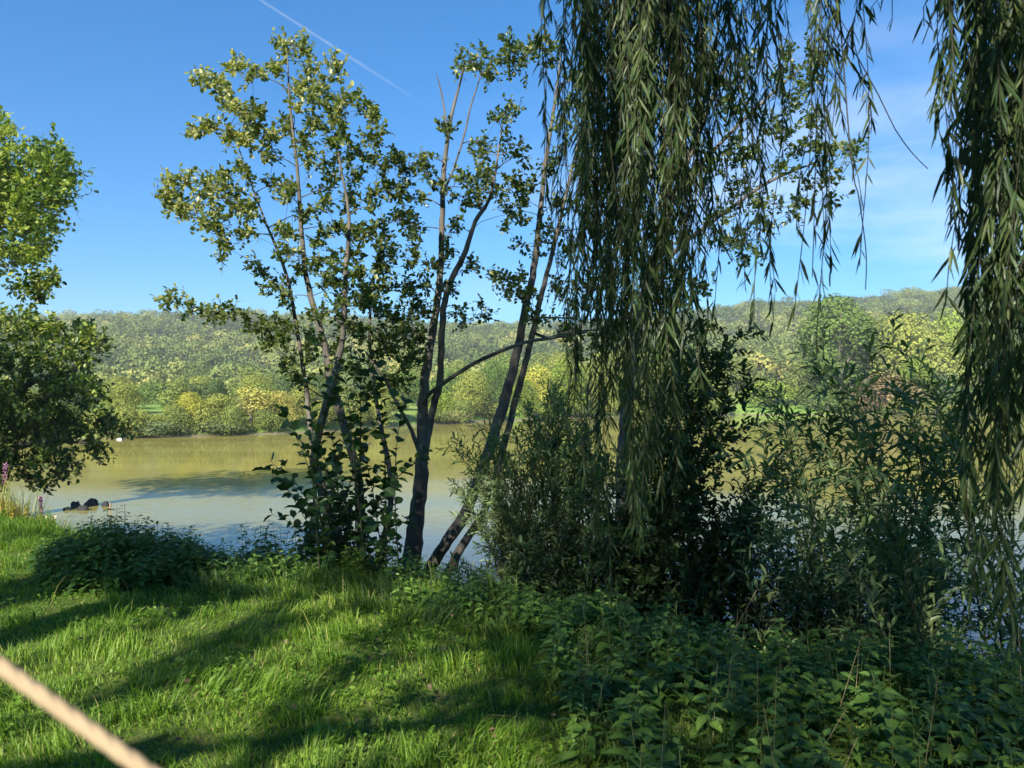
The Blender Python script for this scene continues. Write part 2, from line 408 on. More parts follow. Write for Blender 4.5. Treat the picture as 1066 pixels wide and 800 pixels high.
def grow(skel, Rsk, att, up=.12, rmul=.011, rmax=.03):
    """branches from a skeleton to attractor points; returns list of paths"""
    sk = list(skel); rs = list(Rsk)
    SK = np.array(sk); RS = np.array(rs)
    OW = np.full(len(SK), -1); owners = []; nb = 0
    d0 = np.array([np.min(np.linalg.norm(SK - a, axis=1)) for a in att])
    order = np.argsort(d0); paths = []; dirs = np.zeros((len(att), 3))
    for i in order:
        a = att[i]
        dd = np.linalg.norm(SK - a, axis=1)
        cost = dd + .8 * np.maximum(0, SK[:, 2] - (a[2] - .2 * dd))
        j = int(np.argmin(cost)); p = SK[j]; L = dd[j]
        if L < 1e-3: dirs[i] = (0, 0, 1); continue
        ctrl = p + (a - p) * .5 + np.array([0, 0, up * L]) + rng.normal(size=3) * L * .07
        t = np.linspace(0, 1, max(4, int(L / .1)))[:, None]
        path = (1 - t) ** 2 * p + 2 * t * (1 - t) * ctrl + t * t * a
        path[1:-1] += rng.normal(size=(len(path) - 2, 3)) * min(L, .5) * .012
        r0 = min(RS[j] * .75, rmax, .004 + rmul * L); r = np.linspace(r0, max(.0022, r0 * .3), len(path))
        ow = OW[j]
        if ow < 0: ow = nb; nb += 1
        owners.append(ow); OW = np.concatenate([OW, np.full(len(path) - 1, ow)])
        paths.append((path, r))
        SK = np.vstack([SK, path[1:]]); RS = np.concatenate([RS, r[1:]])
        dirs[i] = (path[-1] - path[-2]); dirs[i] /= max(np.linalg.norm(dirs[i]), 1e-6)
    return paths, dirs, owners

def spray(acc, C, R, dirs, nt, nl, L, W, tint, spread=.9, drop=0., hi=True, twig_mi=1, bend=.12, flat=1.0):
    """leafy twigs around every centre"""
    n = len(C)
    Cx = np.repeat(C, nt, 0); Rx = np.repeat(R, nt); Dx = np.repeat(dirs, nt, 0)
    d = rng.normal(size=(n * nt, 3)) * spread; d[:, 2] *= flat
    d = norm(d + Dx * .55 + np.array([0, 0, .25 - drop]))
    P0 = Cx + rng.normal(size=Cx.shape) * Rx[:, None] * .25
    ln = Rx * rng.uniform(.6, 1.5, n * nt)
    P1 = P0 + d * ln[:, None]
    acc.segs(P0, P1, .0028, .0012, .3, twig_mi)
    k = nl; t = (np.arange(k) + .6) / k
    B = P0[:, None] + (P1 - P0)[:, None] * t[None, :, None]
    B = B.reshape(-1, 3); m = len(B)
    dd = np.repeat(d, k, 0)
    side = norm(np.cross(dd, rng.normal(size=(m, 3))))
    D = dd * .5 + side * .85 + np.array([0, 0, -drop])
    Nn = norm(np.array([0, 0, 1.]) + rng.normal(size=(m, 3)) * .55)
    tt = np.clip(np.repeat(np.repeat(tint, nt), k) + rng.normal(size=m) * .2, 0, 1)
    LL = L * rng.uniform(.65, 1.2, m); WW = LL * (W / L)
    if hi: acc.leaf_hi(B, D, Nn, LL, WW, tt, bend)
    else: acc.leaf_lo(B, D, Nn, LL, WW, tt)

def woody(name, label, cat, base_px, stems, att, R, leafmat, nt=5, nl=5, L=.055, W=.042, tint=None, group=None, hi=False, bark=None, sides=9,
          extra_drop=0., rough=.05, flat=1., trunk_name='trunk', crown_name='crown', rmul=.011, rmax=.03, barklabel=None):
    base = base_px
    e = thing(name, label, cat, base, group)
    SK = []; RS = []
    for s in stems:
        c = catmull(s)
        if sides > 6: c[:, :3] += rng.normal(size=(len(c), 3)) * c[:, 3:4] * .08
        t = Acc(); t.tube(c[:, :3], c[:, 3], sides, .5, 0, True, rough); t.build(trunk_name, bark or M_BARK, e)
        SK.append(c[:, :3]); RS.append(c[:, 3])
    SK = np.vstack(SK); RS = np.concatenate(RS)
    paths, dirs, own = grow(SK, RS, att, rmul=rmul, rmax=rmax)
    c = Acc(); own = np.array(own); ids, cnt = np.unique(own, return_counts=True)
    big = set(ids[np.argsort(-cnt)][:60])
    for k in ids:
        b = Acc() if k in big else c
        for q in np.nonzero(own == k)[0]: b.tube(paths[q][0], paths[q][1], 5, .5, 0 if k in big else 1, False)
        if k in big: b.build('branch', bark or M_BARK, e)
    if tint is None: tint = rng.uniform(.25, .75, len(att))
    spray(c, att, R, dirs, nt, nl, L, W, tint, hi=hi, drop=extra_drop, flat=flat)
    c.build(crown_name, [leafmat, M_TWIG], e)
    return e

# ------------------------------------------------------------------ alders on the bank
def atts(lst, d, r, jit=5, dj=.5, rep=1):
    a = np.array([(q[0], q[1]) for q in lst], float)
    a = np.repeat(a, rep, 0); n = len(a)
    a = a + rng.normal(size=a.shape) * jit
    dep = d + rng.normal(size=n) * dj
    P = at(a[:, 0], a[:, 1], dep)
    return P, np.full(n, r * d / F) * rng.uniform(.75, 1.25, n), a

A1 = [(299, 50), (311, 53), (321, 72), (290, 74), (251, 72), (265, 81), (349, 72), (339, 93), (225, 90), (211, 85), (237, 99), (244, 114), (269, 113),
      (314, 90), (325, 107), (339, 125), (328, 132), (360, 107), (377, 114), (391, 125), (388, 146), (360, 139), (237, 139), (220, 135), (207, 137),
      (265, 135), (279, 142), (255, 149), (283, 160), (318, 146), (325, 163), (349, 153), (370, 160), (346, 177), (367, 184), (409, 170), (423, 174),
      (391, 177), (255, 177), (178, 197), (195, 191), (213, 190), (230, 186), (220, 202), (241, 202), (187, 218), (202, 219), (227, 226), (251, 216),
      (265, 223), (234, 244), (220, 237), (230, 258), (255, 244), (290, 191), (300, 202), (314, 223), (339, 216), (360, 216), (381, 209), (402, 195),
      (349, 237), (374, 244), (297, 244), (300, 265), (325, 279), (346, 272), (367, 265), (265, 279), (416, 202), (423, 230), (402, 258), (395, 279),
      (180, 315), (200, 321), (220, 325), (240, 322), (255, 335), (270, 340), (285, 345), (300, 350), (280, 360), (300, 310), (330, 330), (350, 320),
      (375, 310), (395, 320), (370, 345), (395, 350), (410, 330), (390, 375), (420, 300), (430, 320), (350, 370), (330, 360), (404, 361), (426, 373),
      (285, 300), (310, 290), (385, 240), (340, 195), (330, 250), (352, 295), (375, 285), (190, 210), (176, 204), (260, 125), (300, 125), (345, 110), (320, 375), (345, 400), (310, 400), (370, 390), (385, 410), (300, 380), (360, 340), (415, 350), (400, 300), (380, 300), (360, 240), (340, 300)]
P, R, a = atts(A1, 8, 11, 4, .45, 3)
tn = np.clip(.9 - (a[:, 0] - 180) / 600 - (a[:, 1] - 60) / 700 + rng.normal(size=len(a)) * .12, .15, .95)  # sunlit side put into the tint: lighter up and to the left
stemsA = [px_path([(378, 606, 8, 17), (375, 560, 8, 15), (373, 501, 7.95, 13), (362, 458, 7.95, 13), (351, 420, 8, 13), (343, 390, 8, 12), (339, 365, 8, 11), (326, 318, 8, 9),
                   (318, 284, 8, 8), (313, 230, 8, 6.5), (309, 174, 8, 5), (302, 111, 8, 3.5), (299, 55, 8, 1.5)]),
          px_path([(366, 607, 7.8, 20), (353, 569, 7.8, 18), (334, 509, 7.7, 15), (328, 471, 7.7, 13), (341, 416, 7.6, 12), (356, 356, 7.6, 9), (360, 280, 7.6, 7), (363, 225, 7.7, 5), (352, 160, 7.8, 3)]),
          px_path([(355, 600, 8.2, 10), (340, 540, 8.3, 9), (326, 470, 8.3, 8), (319, 407, 8.4, 7), (311, 356, 8.4, 6), (298, 286, 8.4, 5), (270, 215, 8.5, 3), (240, 130, 8.6, 1.5)]),
          px_path([(388, 606, 8.1, 11), (400, 560, 8.2, 10), (407, 518, 8.3, 9), (404, 480, 8.4, 8), (392, 420, 8.5, 6), (385, 330, 8.6, 4), (400, 230, 8.6, 2)])]
for c_ in stemsA: c_[:, 3] *= .85
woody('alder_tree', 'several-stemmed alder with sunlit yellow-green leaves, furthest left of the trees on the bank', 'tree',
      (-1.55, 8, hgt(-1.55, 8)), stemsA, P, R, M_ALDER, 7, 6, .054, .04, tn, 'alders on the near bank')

B1 = [(495, 70), (483, 66), (505, 76), (499, 62), (463, 128), (443, 163), (445, 184), (415, 170), (432, 209), (415, 226), (429, 244), (408, 261), (432, 272), (401, 282),
      (530, 115), (520, 121), (530, 146), (509, 153), (499, 163), (534, 160), (502, 181), (481, 184), (516, 202), (478, 209), (499, 212), (527, 219), (474, 237),
      (464, 265), (488, 275), (450, 279), (470, 300), (500, 325), (480, 330), (440, 300), (417, 331), (430, 345), (445, 330), (425, 380), (420, 400), (490, 195), (512, 185), (507, 195),
      (410, 400), (437, 250), (395, 300), (385, 315), (440, 355), (455, 190)]
P, R, a = atts(B1, 8.4, 10, 4, .35, 3)
stemsB = [px_path([(424, 612, 8.2, 30), (430, 573, 8.2, 24), (436, 518, 8.25, 19), (440, 463, 8.3, 15), (440, 420, 8.3, 13), (447, 365, 8.4, 11), (455, 314, 8.4, 9), (459, 280, 8.4, 8), (460, 230, 8.4, 7), (463, 170, 8.4, 6), (469, 125, 8.4, 4.5), (478, 90, 8.4, 3), (483, 70, 8.4, 2)]),
          px_path([(440, 480, 8.3, 11), (448, 440, 8.3, 9.5), (457, 399, 8.2, 9), (460, 350, 8.1, 8.5), (465, 305, 8.1, 8), (485, 261, 8.1, 7), (495, 230, 8.1, 5.5), (509, 209, 8.1, 4.5), (516, 177, 8.1, 3), (525, 118, 8.1, 1.5)]),
          px_path([(466, 145, 8.4, 3), (464, 125, 8.4, 2.6), (459, 95, 8.4, 2), (454, 76, 8.4, 1)]),
          px_path([(461, 200, 8.4, 3), (470, 182, 8.5, 2.6), (483, 142, 8.5, 2.4), (490, 111, 8.5, 2.2), (499, 83, 8.5, 1.5), (501, 72, 8.5, 1)]),
          px_path([(436, 470, 8.3, 6), (428, 448, 8.2, 5), (413, 420, 8.1, 4), (400, 395, 8., 3.5), (380, 366, 7.9, 2)]),
          px_path([(438, 425, 8.3, 6), (446, 411, 8.2, 5.5), (475, 390, 8.1, 5), (505, 373, 8., 5), (545, 357, 8, 4.5), (575, 352, 8, 4), (610, 346, 8, 3)])]
woody('alder_tree', 'slender dark-stemmed alder with a nearly bare forked tip, in the middle of the bank', 'tree',
      (-1.1, 8.2, hgt(-1.1, 8.2)), stemsB, P, R, M_ALDER, 6, 5, .052, .04, rng.uniform(.1, .55, len(a)), 'alders on the near bank')

C1 = [(530, 51), (523, 65), (544, 55), (541, 76), (562, 48), (548, 195), (541, 226), (535, 188), (551, 209), (555, 258), (579, 216), (576, 244), (520, 293), (537, 296), (586, 265),
      (530, 302), (545, 310), (580, 300), (600, 320), (560, 330), (575, 60), (590, 80), (600, 110), (590, 140), (610, 180), (570, 170), (620, 240), (630, 290), (610, 300),
      (590, 350), (620, 355), (640, 345), (600, 365), (650, 230), (660, 120), (640, 70)]
P, R, a = atts(C1, 9, 11, 5, .4, 3)
stemsC = [px_path([(440, 606, 8.4, 24), (458, 575, 8.4, 22), (484, 535, 8.5, 21), (505, 480, 8.7, 20), (515, 450, 8.8, 20), (526, 416, 8.9, 19), (539, 365, 9, 16), (547, 322, 9, 14), (556, 280, 9, 12), (562, 225, 9, 10), (568, 170, 9, 8), (577, 110, 9, 6), (584, 60, 9, 3)]),
          px_path([(462, 608, 8.3, 18), (480, 570, 8.4, 16), (505, 530, 8.6, 14), (528, 450, 8.9, 12), (541, 400, 9, 12), (554, 350, 9, 11), (563, 310, 9, 10), (576, 260, 9.1, 8), (590, 200, 9.2, 6), (610, 120, 9.3, 4), (640, 50, 9.3, 2)]),
          px_path([(548, 335, 9, 4), (560, 331, 9, 3.5), (600, 333, 9, 2.5), (640, 345, 9, 1.5)]),
          px_path([(553, 345, 9, 6), (570, 352, 8.9, 5), (590, 346, 8.8, 5), (620, 344, 8.7, 3)])]
for c_ in stemsC: c_[:, 3] *= .7
woody('alder_tree', 'thick twin-stemmed alder leaning right from the bank into the hanging willow branches', 'tree',
      (-.95, 8.4, hgt(-.95, 8.4)), stemsC, P, R, M_ALDER, 7, 6, .054, .042, rng.uniform(.1, .5, len(a)), 'alders on the near bank')

D1 = [(826, 63), (815, 84), (833, 91), (777, 70), (756, 87), (752, 115), (770, 115), (756, 140), (812, 143), (833, 157), (759, 168), (777, 165), (826, 182), (770, 192), (784, 206),
      (819, 217), (756, 210), (787, 224), (752, 255), (770, 252), (784, 266), (850, 52), (818, 110), (843, 75), (850, 164), (870, 154), (867, 171), (890, 157), (850, 203), (832, 210),
      (740, 60), (735, 170), (740, 230), (700, 100), (715, 180), (690, 240), (700, 290), (730, 300), (670, 180), (650, 250), (640, 150), (660, 320), (720, 130), (800, 130), (840, 130)]
P, R, a = atts(D1, 9.6, 12, 6, .5, 3)
stemsD = [px_path([(655, 640, 8.4, 22), (648, 560, 8.7, 19), (650, 450, 9, 16), (662, 350, 9.3, 14), (690, 240, 9.5, 11), (722, 150, 9.6, 8), (760, 60, 9.7, 4)]),
          px_path([(675, 290, 9.4, 7), (710, 255, 9.5, 6), (750, 225, 9.6, 5), (800, 190, 9.7, 4), (860, 165, 9.8, 2)]),
          px_path([(700, 210, 9.5, 6), (740, 160, 9.6, 5), (790, 110, 9.7, 4), (835, 70, 9.8, 2)])]
woody('alder_tree', 'alder whose small round leaves show between the hanging willow branches, furthest right of the alders', 'tree',
      (1.3, 8.4, hgt(1.3, 8.4)), stemsD, P, R, M_ALDER, 7, 6, .056, .044, rng.uniform(.05, .45, len(a)), 'alders on the near bank')

# large-leaved suckers round the alder bases
def shoots(name, label, cat, base, tips, leafmat, L, W, step, hi=True, tint=(.3, .3), drop=.0, spread=.7, pair=False, rr=.006, arch=.25, start=.15, side_len=0, side_step=.12, group=None, spreadbase=.2, bend=.2):
    """upright leafy shoots from one base to the given tips"""
    e = thing(name, label, cat, base, group)
    st = Acc(); lf = Acc(); base = np.array(base, float)
    B = []; D = []; TT = []
    for tp in tips:
        b = base + np.array([*rng.normal(size=2) * spreadbase, -.15])
        Ln = np.linalg.norm(tp - b)
        ctrl = b + (tp - b) * np.array([.35, .35, .65]) + np.array([0, 0, arch * Ln * .5]) + rng.normal(size=3) * .04 * Ln
        n = max(6, int(Ln / .1)); t = np.linspace(0, 1, n)[:, None]
        p = (1 - t) ** 2 * b + 2 * t * (1 - t) * ctrl + t * t * tp
        st.tube(p, np.linspace(rr * (0.6 + Ln * .5), .0016, n), 5, .5, 0, False)
        lines = [p]
        if side_len:
            m = int(Ln * (1 - start) / side_step)
            for q in range(m):
                f = start + (1 - start) * (q + rng.uniform(0, 1)) / m
                i = min(n - 2, int(f * (n - 1))); o = p[i]; dr = norm(p[i + 1] - p[i])
                sd = norm(np.cross(dr, rng.normal(size=3))); ll = side_len * rng.uniform(.5, 1.2) * (1.15 - f * .6)
                end = o + (dr * .55 + sd * .75 + np.array([0, 0, .1])) * ll
                tt = np.linspace(0, 1, 5)[:, None]
                s2 = o + (end - o) * tt + np.array([0, 0, .08 * ll]) * np.sin(tt * pi)
                st.segs(s2[:-1], s2[1:], .0022, .0015, .5, 0); lines.append(s2)
        for li, ln in enumerate(lines):
            seg = np.linalg.norm(np.diff(ln, axis=0), axis=1); cum = np.concatenate([[0], np.cumsum(seg)])
            s0 = start * cum[-1] if li == 0 else .02
            s = np.arange(s0, cum[-1], step) + rng.uniform(0, step * .3)
            s = np.append(s[s < cum[-1]], cum[-1] * .999)
            pos = np.stack([np.interp(s, cum, ln[:, k]) for k in range(3)], -1)
            dr = norm(np.stack([np.interp(s, cum, np.gradient(ln[:, k])) for k in range(3)], -1))
            ref = norm(np.cross(dr, np.array([.3, .2, 1.]))); ref2 = np.cross(dr, ref)
            ph = np.arange(len(s)) * 2.4 + rng.uniform(0, 6)
            sd = ref * np.cos(ph)[:, None] + ref2 * np.sin(ph)[:, None]
            B.append(pos); D.append(dr * .65 + sd * spread + np.array([0, 0, -drop])); TT.append(np.full(len(s), rng.uniform(*tint)))
            if pair: B.append(pos); D.append(dr * .65 - sd * spread + np.array([0, 0, -drop])); TT.append(np.full(len(s), rng.uniform(*tint)))
    B = np.vstack(B); D = np.vstack(D) + rng.normal(size=(len(B), 3)) * .12; TT = np.concatenate(TT)
    m = len(B); N = norm(np.array([0, 0, 1.]) + rng.normal(size=(m, 3)) * .45)
    LL = L * rng.uniform(.6, 1.2, m); TT = np.clip(TT + rng.normal(size=m) * .15, 0, 1)
    if hi: lf.leaf_hi(B, D, N, LL, LL * W / L, TT, bend)
    else: lf.leaf_lo(B, D, N, LL, LL * W / L, TT)
    st.build('stems', M_TWIG, e); lf.build('foliage', leafmat, e)
    return e

def tip(lst, d, dj=.3, jit=6, rep=1):
    a = np.repeat(np.array(lst, float), rep, 0); a += rng.normal(size=a.shape) * jit
    return at(a[:, 0], a[:, 1], d + rng.normal(size=len(a)) * dj)

def gb(px, d):
    x = (px - 533) / F * d; return (x, d, float(hgt(x, d)))
shoots('alder_sucker', 'cluster of large round dark leaves on young shoots at the foot of the leftmost alder', 'shrub', gb(372, 7.2),
       tip([(292, 432), (286, 500), (300, 525), (320, 470), (302, 565), (350, 400), (372, 372), (395, 392), (412, 420), (330, 432), (310, 545), (440, 470), (420, 520), (345, 450),
            (365, 440), (385, 470), (400, 500), (330, 510), (300, 480), (345, 540), (320, 585), (390, 540), (410, 560), (360, 500)], 7.2, .3, 9, 2), M_BIGLEAF, .125, .1, .07, tint=(.1, .5), spread=.95, start=.2, arch=.1, rr=.005)
shoots('willow_bush', 'loose narrow-leaved bush in the middle behind the leaning trunks', 'shrub', gb(575, 7.4),
       tip([(490, 480), (505, 520), (510, 465), (520, 450), (545, 432), (560, 428), (580, 425), (600, 430), (620, 440), (520, 540), (530, 570), (520, 500), (560, 470), (590, 480),
            (540, 540), (545, 590), (535, 600), (600, 520), (630, 480), (478, 470), (470, 500), (485, 520), (500, 600), (480, 590), (510, 620), (550, 620), (590, 620), (570, 425), (575, 440), (610, 460), (555, 445), (530, 460), (510, 480), (520, 530), (600, 560)], 7.6, .4, 9, 2), M_SALLOW, .08, .02, .024, tint=(.3, .85), side_len=.34, side_step=.075, spread=.6, start=.12, hi=False)
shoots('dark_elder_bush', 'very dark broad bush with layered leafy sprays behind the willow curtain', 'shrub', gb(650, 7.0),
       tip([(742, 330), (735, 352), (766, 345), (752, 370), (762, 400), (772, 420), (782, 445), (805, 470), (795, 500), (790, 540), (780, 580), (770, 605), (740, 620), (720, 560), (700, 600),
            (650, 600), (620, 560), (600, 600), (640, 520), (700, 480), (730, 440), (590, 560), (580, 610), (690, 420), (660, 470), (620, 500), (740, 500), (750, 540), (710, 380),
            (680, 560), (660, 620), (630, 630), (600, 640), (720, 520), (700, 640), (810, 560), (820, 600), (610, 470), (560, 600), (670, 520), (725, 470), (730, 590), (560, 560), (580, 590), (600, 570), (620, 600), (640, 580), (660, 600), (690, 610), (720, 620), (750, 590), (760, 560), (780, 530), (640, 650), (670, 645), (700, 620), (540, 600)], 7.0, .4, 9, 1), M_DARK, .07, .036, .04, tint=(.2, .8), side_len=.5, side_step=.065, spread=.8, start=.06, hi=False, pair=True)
shoots('willow_shrub', 'large grey-green willow shrub with upright pointed leafy shoots on the right of the bank', 'shrub', gb(925, 5.9),
       tip([(790, 420), (812, 395), (835, 375), (852, 385), (868, 352), (900, 370), (915, 350), (945, 385), (972, 380), (1000, 415), (785, 440), (775, 470), (1010, 445), (985, 400), (800, 470), (820, 440), (845, 420), (870, 400), (900, 390),
            (925, 420), (950, 430), (975, 460), (790, 510), (820, 500), (850, 480), (880, 460), (910, 470), (940, 480), (990, 500), (805, 545), (840, 540), (870, 520), (1000, 460), (960, 520),
            (1010, 560), (800, 590), (830, 600), (880, 580), (930, 560), (980, 600), (1030, 600), (860, 640), (910, 630), (960, 640), (820, 650), (780, 560), (770, 600), (900, 540), (1020, 520)], 5.6, .45, 10, 1),
       M_SALLOW, .115, .028, .03, tint=(.15, .75), side_len=.34, side_step=.13, spread=.55, start=.08, rr=.004, arch=.25, spreadbase=.55)
shoots('low_thorn_bush', 'dark tangle of small leaves and twigs low over the water below the willow shrub', 'shrub', gb(840, 6.9),
       tip([(770, 560), (790, 600), (800, 640), (830, 570), (850, 610), (870, 560), (890, 620), (910, 580), (930, 640), (950, 600), (970, 640), (990, 590), (1010, 630), (780, 650), (820, 620), (860, 650), (900, 655), (940, 560), (1020, 580), (1040, 620),
            (760, 620), (745, 590), (880, 600), (960, 570), (700, 590), (720, 560), (760, 540), (800, 540)], 6.8, .4, 12, 2), M_DARK, .055, .03, .03, tint=(.2, .9), side_len=.45, side_step=.06, spread=.8, start=.05, hi=False)

# ------------------------------------------------------------------ two trees at the left edge
def blob_att(poly, n, d, dj, r):
    poly = np.array(poly, float); lo = poly.min(0); hi = poly.max(0); out = []
    while len(out) < n:
        p = rng.uniform(lo, hi); c = False; j = len(poly) - 1
        for i in range(len(poly)):
            if (poly[i, 1] > p[1]) != (poly[j, 1] > p[1]) and p[0] < (poly[j, 0] - poly[i, 0]) * (p[1] - poly[i, 1]) / (poly[j, 1] - poly[i, 1]) + poly[i, 0]: c = not c
            j = i
        if c: out.append(p)
    a = np.array(out)
    dep = d + rng.uniform(-1, 1, n) * dj
    return at(a[:, 0], a[:, 1], dep), np.full(n, r * d / F) * rng.uniform(.7, 1.3, n), a
poly1 = [(-230, 220), (-190, 150), (-120, 110), (-60, 105), (0, 122), (22, 140), (30, 152), (66, 150), (70, 165), (68, 180), (76, 190), (68, 215), (50, 225), (62, 240), (45, 258), (48, 272), (25, 276), (-20, 278), (-80, 278), (-160, 278), (-220, 260)]
P, R, a = blob_att(poly1, 760, 23, 2.4, 13)
st = [px_path([(-105, 505, 23, 34), (-100, 420, 23, 28), (-95, 330, 23, 22), (-85, 240, 23, 14), (-70, 150, 23, 6)]),
      px_path([(-97, 360, 23, 14), (-60, 290, 22.6, 10), (-20, 230, 22.4, 7), (20, 190, 22.4, 4)]), px_path([(-98, 340, 23, 14), (-140, 280, 23.4, 10), (-170, 220, 23.6, 6)])]
gbx = (-105 - 533) / F * 23
woody('broadleaf_tree', 'tall sunlit green tree cut by the left edge, its rounded crown against the sky', 'tree', (gbx, 23, float(hgt(gbx, 23))), st, P, R, M_LTREE, 8, 6, .16, .1,
      np.clip(rng.uniform(.3, .9, len(a)), 0, 1), rmul=.012, rmax=.1)
poly2 = [(-220, 330), (-120, 335), (-40, 330), (0, 326), (25, 324), (40, 324), (48, 330), (68, 338), (100, 345), (108, 372), (85, 388), (112, 400), (100, 425), (122, 447), (112, 470), (88, 474), (70, 500), (45, 506), (15, 490), (-10, 530), (-80, 540), (-200, 500)]
poly2b = [(15, 300), (30, 284), (58, 288), (60, 300), (40, 314)]
P, R, a = blob_att(poly2, 800, 15.5, 1.7, 12)
st = [px_path([(-75, 560, 15.5, 34), (-70, 500, 15.5, 28), (-60, 430, 15.5, 22), (-40, 370, 15.5, 13), (-20, 325, 15.5, 5)]),
      px_path([(-68, 470, 15.5, 14), (-20, 430, 15.2, 11), (30, 400, 15, 8), (80, 385, 15, 3)]), px_path([(-68, 490, 15.5, 12), (0, 470, 15, 9), (50, 460, 15, 6), (100, 462, 15, 2)]),
      px_path([(-65, 450, 15.5, 14), (-110, 400, 15.8, 11), (-160, 360, 16, 6)])]
gbx = (-75 - 533) / F * 15.5
P3, R3, a3 = blob_att(poly2b, 16, 15, .4, 8); P = np.vstack([P, P3]); R = np.concatenate([R, R3]); a = np.vstack([a, a3])
woody('broadleaf_tree', 'dark green tree at the left edge drooping over the river with tips tinted a sunlit yellow-green', 'tree', (gbx, 15.5, float(hgt(gbx, 15.5))), st, P, R, M_LTREE_SHADED, 7, 6, .11, .07,
      np.clip(rng.uniform(.1, .6, len(a)) + (a[:, 1] < 380) * .3, 0, 1), rmul=.012, rmax=.09, extra_drop=.15)  # upper clumps tinted lighter, sunlight on the top painted into the leaves

# unseen tree added left of the view; its crown shades the lower part of the drooping one
c0 = np.array([-12.9, 7.4, 5.2]); q = norm(rng.normal(size=(260, 3))) * (rng.uniform(.3, 1, 260) ** .5)[:, None] * np.array([3.0, 2.8, 2.3]) + c0
bz = float(hgt(-12.9, 7.4))
woody('broadleaf_tree', 'unseen smaller green tree added left of the view to shade the drooping tree', 'tree', (-12.9, 7.4, bz),
      [np.array([(-12.9, 7.4, bz - .2, .2), (-12.8, 7.4, 2.5, .16), (-12.9, 7.5, 5, .1), (-12.8, 7.4, 6.6, .03)])], q, np.full(260, .42), M_LTREE, 8, 6, .12, .08, rng.uniform(.2, .7, 260), rmul=.012, rmax=.06)

# ------------------------------------------------------------------ weeping willow over the photographer
WB = (3.4, -3.2, float(hgt(3.4, -3.2)))
wil = thing('weeping_willow', 'huge weeping willow whose dark leafy branches hang down in front from above', 'tree', WB)
def limb_path(pts): return catmull(np.array(pts, float), .15)
trunk = limb_path([(3.4, -3.2, -.2, .48), (3.35, -3.15, .8, .4), (3.2, -3.0, 2, .36), (3.0, -2.9, 3.2, .33), (2.7, -2.9, 4.4, .27)])
limbs = [limb_path(p) for p in [
    [(3.0, -2.9, 3.2, .2), (2.5, -1.6, 4.4, .15), (1.8, 0.2, 5.4, .11), (1.2, 2.0, 5.6, .08), (.7, 3.4, 5.3, .05), (.2, 4.6, 4.9, .02)],
    [(3.1, -2.9, 3.0, .2), (3.2, -1.2, 4.3, .14), (2.9, .6, 5.0, .1), (2.4, 2.2, 5.0, .07), (2.0, 3.6, 4.7, .04), (1.7, 4.4, 4.4, .02)],
    [(2.7, -2.9, 4.4, .2), (1.2, -2.8, 6, .15), (-.8, -2.4, 7.2, .11), (-2.8, -1.4, 7.7, .08), (-4.6, -.4, 7.3, .05), (-6.2, .8, 6.2, .02)],
    [(2.7, -2.9, 4.4, .18), (2.0, -3.8, 6.2, .14), (.2, -5, 8, .1), (-2.2, -5.8, 8.6, .07), (-5, -6, 7.8, .04)],
    [(2.7, -2.9, 4.4, .18), (3, -3, 6.5, .13), (2.8, -2.2, 8.4, .1), (2.0, -1.2, 9.8, .06), (1.2, 0, 10.2, .03)],
    [(2.7, -2.9, 4.4, .14), (4, -3.5, 6, .1), (5.5, -3.8, 7, .06), (7, -3.8, 6.6, .03)],
    [(3.0, -2.9, 3.4, .15), (4.3, -1.8, 4.8, .1), (5.0, 0, 5.4, .07), (5.0, 2, 5, .03)],
    [(1.2, -2.8, 6, .1), (0.0, -1.2, 6.9, .08), (-1.8, .6, 6.9, .05), (-3.4, 2.0, 6.0, .02)],
    [(1.2, -2.8, 6, .1), (-1.5, -4.2, 6.4, .08), (-4.5, -4.6, 6.0, .05), (-7, -4, 5.0, .02)]]]
t = Acc(); t.tube(trunk[:, :3], trunk[:, 3], 14, .5, 0, True, .04); t.build('trunk', M_WBARK, wil)
for l in limbs:
    t = Acc(); t.tube(l[:, :3], l[:, 3], 9, .5, 0, True, .03); t.build('limb', M_WBARK, wil)
SKL = np.vstack([l[:, :3] for l in limbs]); RSL = np.concatenate([l[:, 3] for l in limbs])

# crown: short drooping leafy sprays through an ellipsoid volume, behind and over the viewer
NC = 4600
q = rng.normal(size=(NC, 3)); q = norm(q) * (rng.uniform(.25, 1, NC) ** .45)[:, None]
Cc = np.array([-1.3, -2.4, 6.0]) + q * np.array([8.4, 6.6, 4.4])
Cc = Cc[(Cc[:, 2] > 2.4 + .35 * np.maximum(0, Cc[:, 1] + 3)) & ((Cc[:, 1] < .5) | (Cc[:, 2] > 1.6 + 1.2 * Cc[:, 1] + 1.2))]
Cc = Cc[~((np.hypot(Cc[:, 0], Cc[:, 1]) < 1.6) & (Cc[:, 2] < 3.6))]
sub = Cc[rng.permutation(len(Cc))[:260]]
sp_, _, _ = grow(SKL, RSL, sub, .1, .008, .03)
cr = Acc()
for p, r in sp_: cr.tube(p, r, 4, .5, 1, False)
k = 46
C2 = np.repeat(Cc, k, 0)
off = rng.normal(size=C2.shape) * np.array([.3, .3, .38]); P = C2 + off
P = P[sun_blocked_ok(P)]
m = len(P)
D = np.array([0, 0, -1.]) + rng.normal(size=(m, 3)) * .45
cr.leaf_lo(P, D, rng.normal(size=(m, 3)), rng.uniform(.11, .19, m), rng.uniform(.028, .042, m), np.clip(rng.normal(.45, .2, m), 0, 1))
cr.build('crown', [M_WILLOW, M_TWIG], wil)

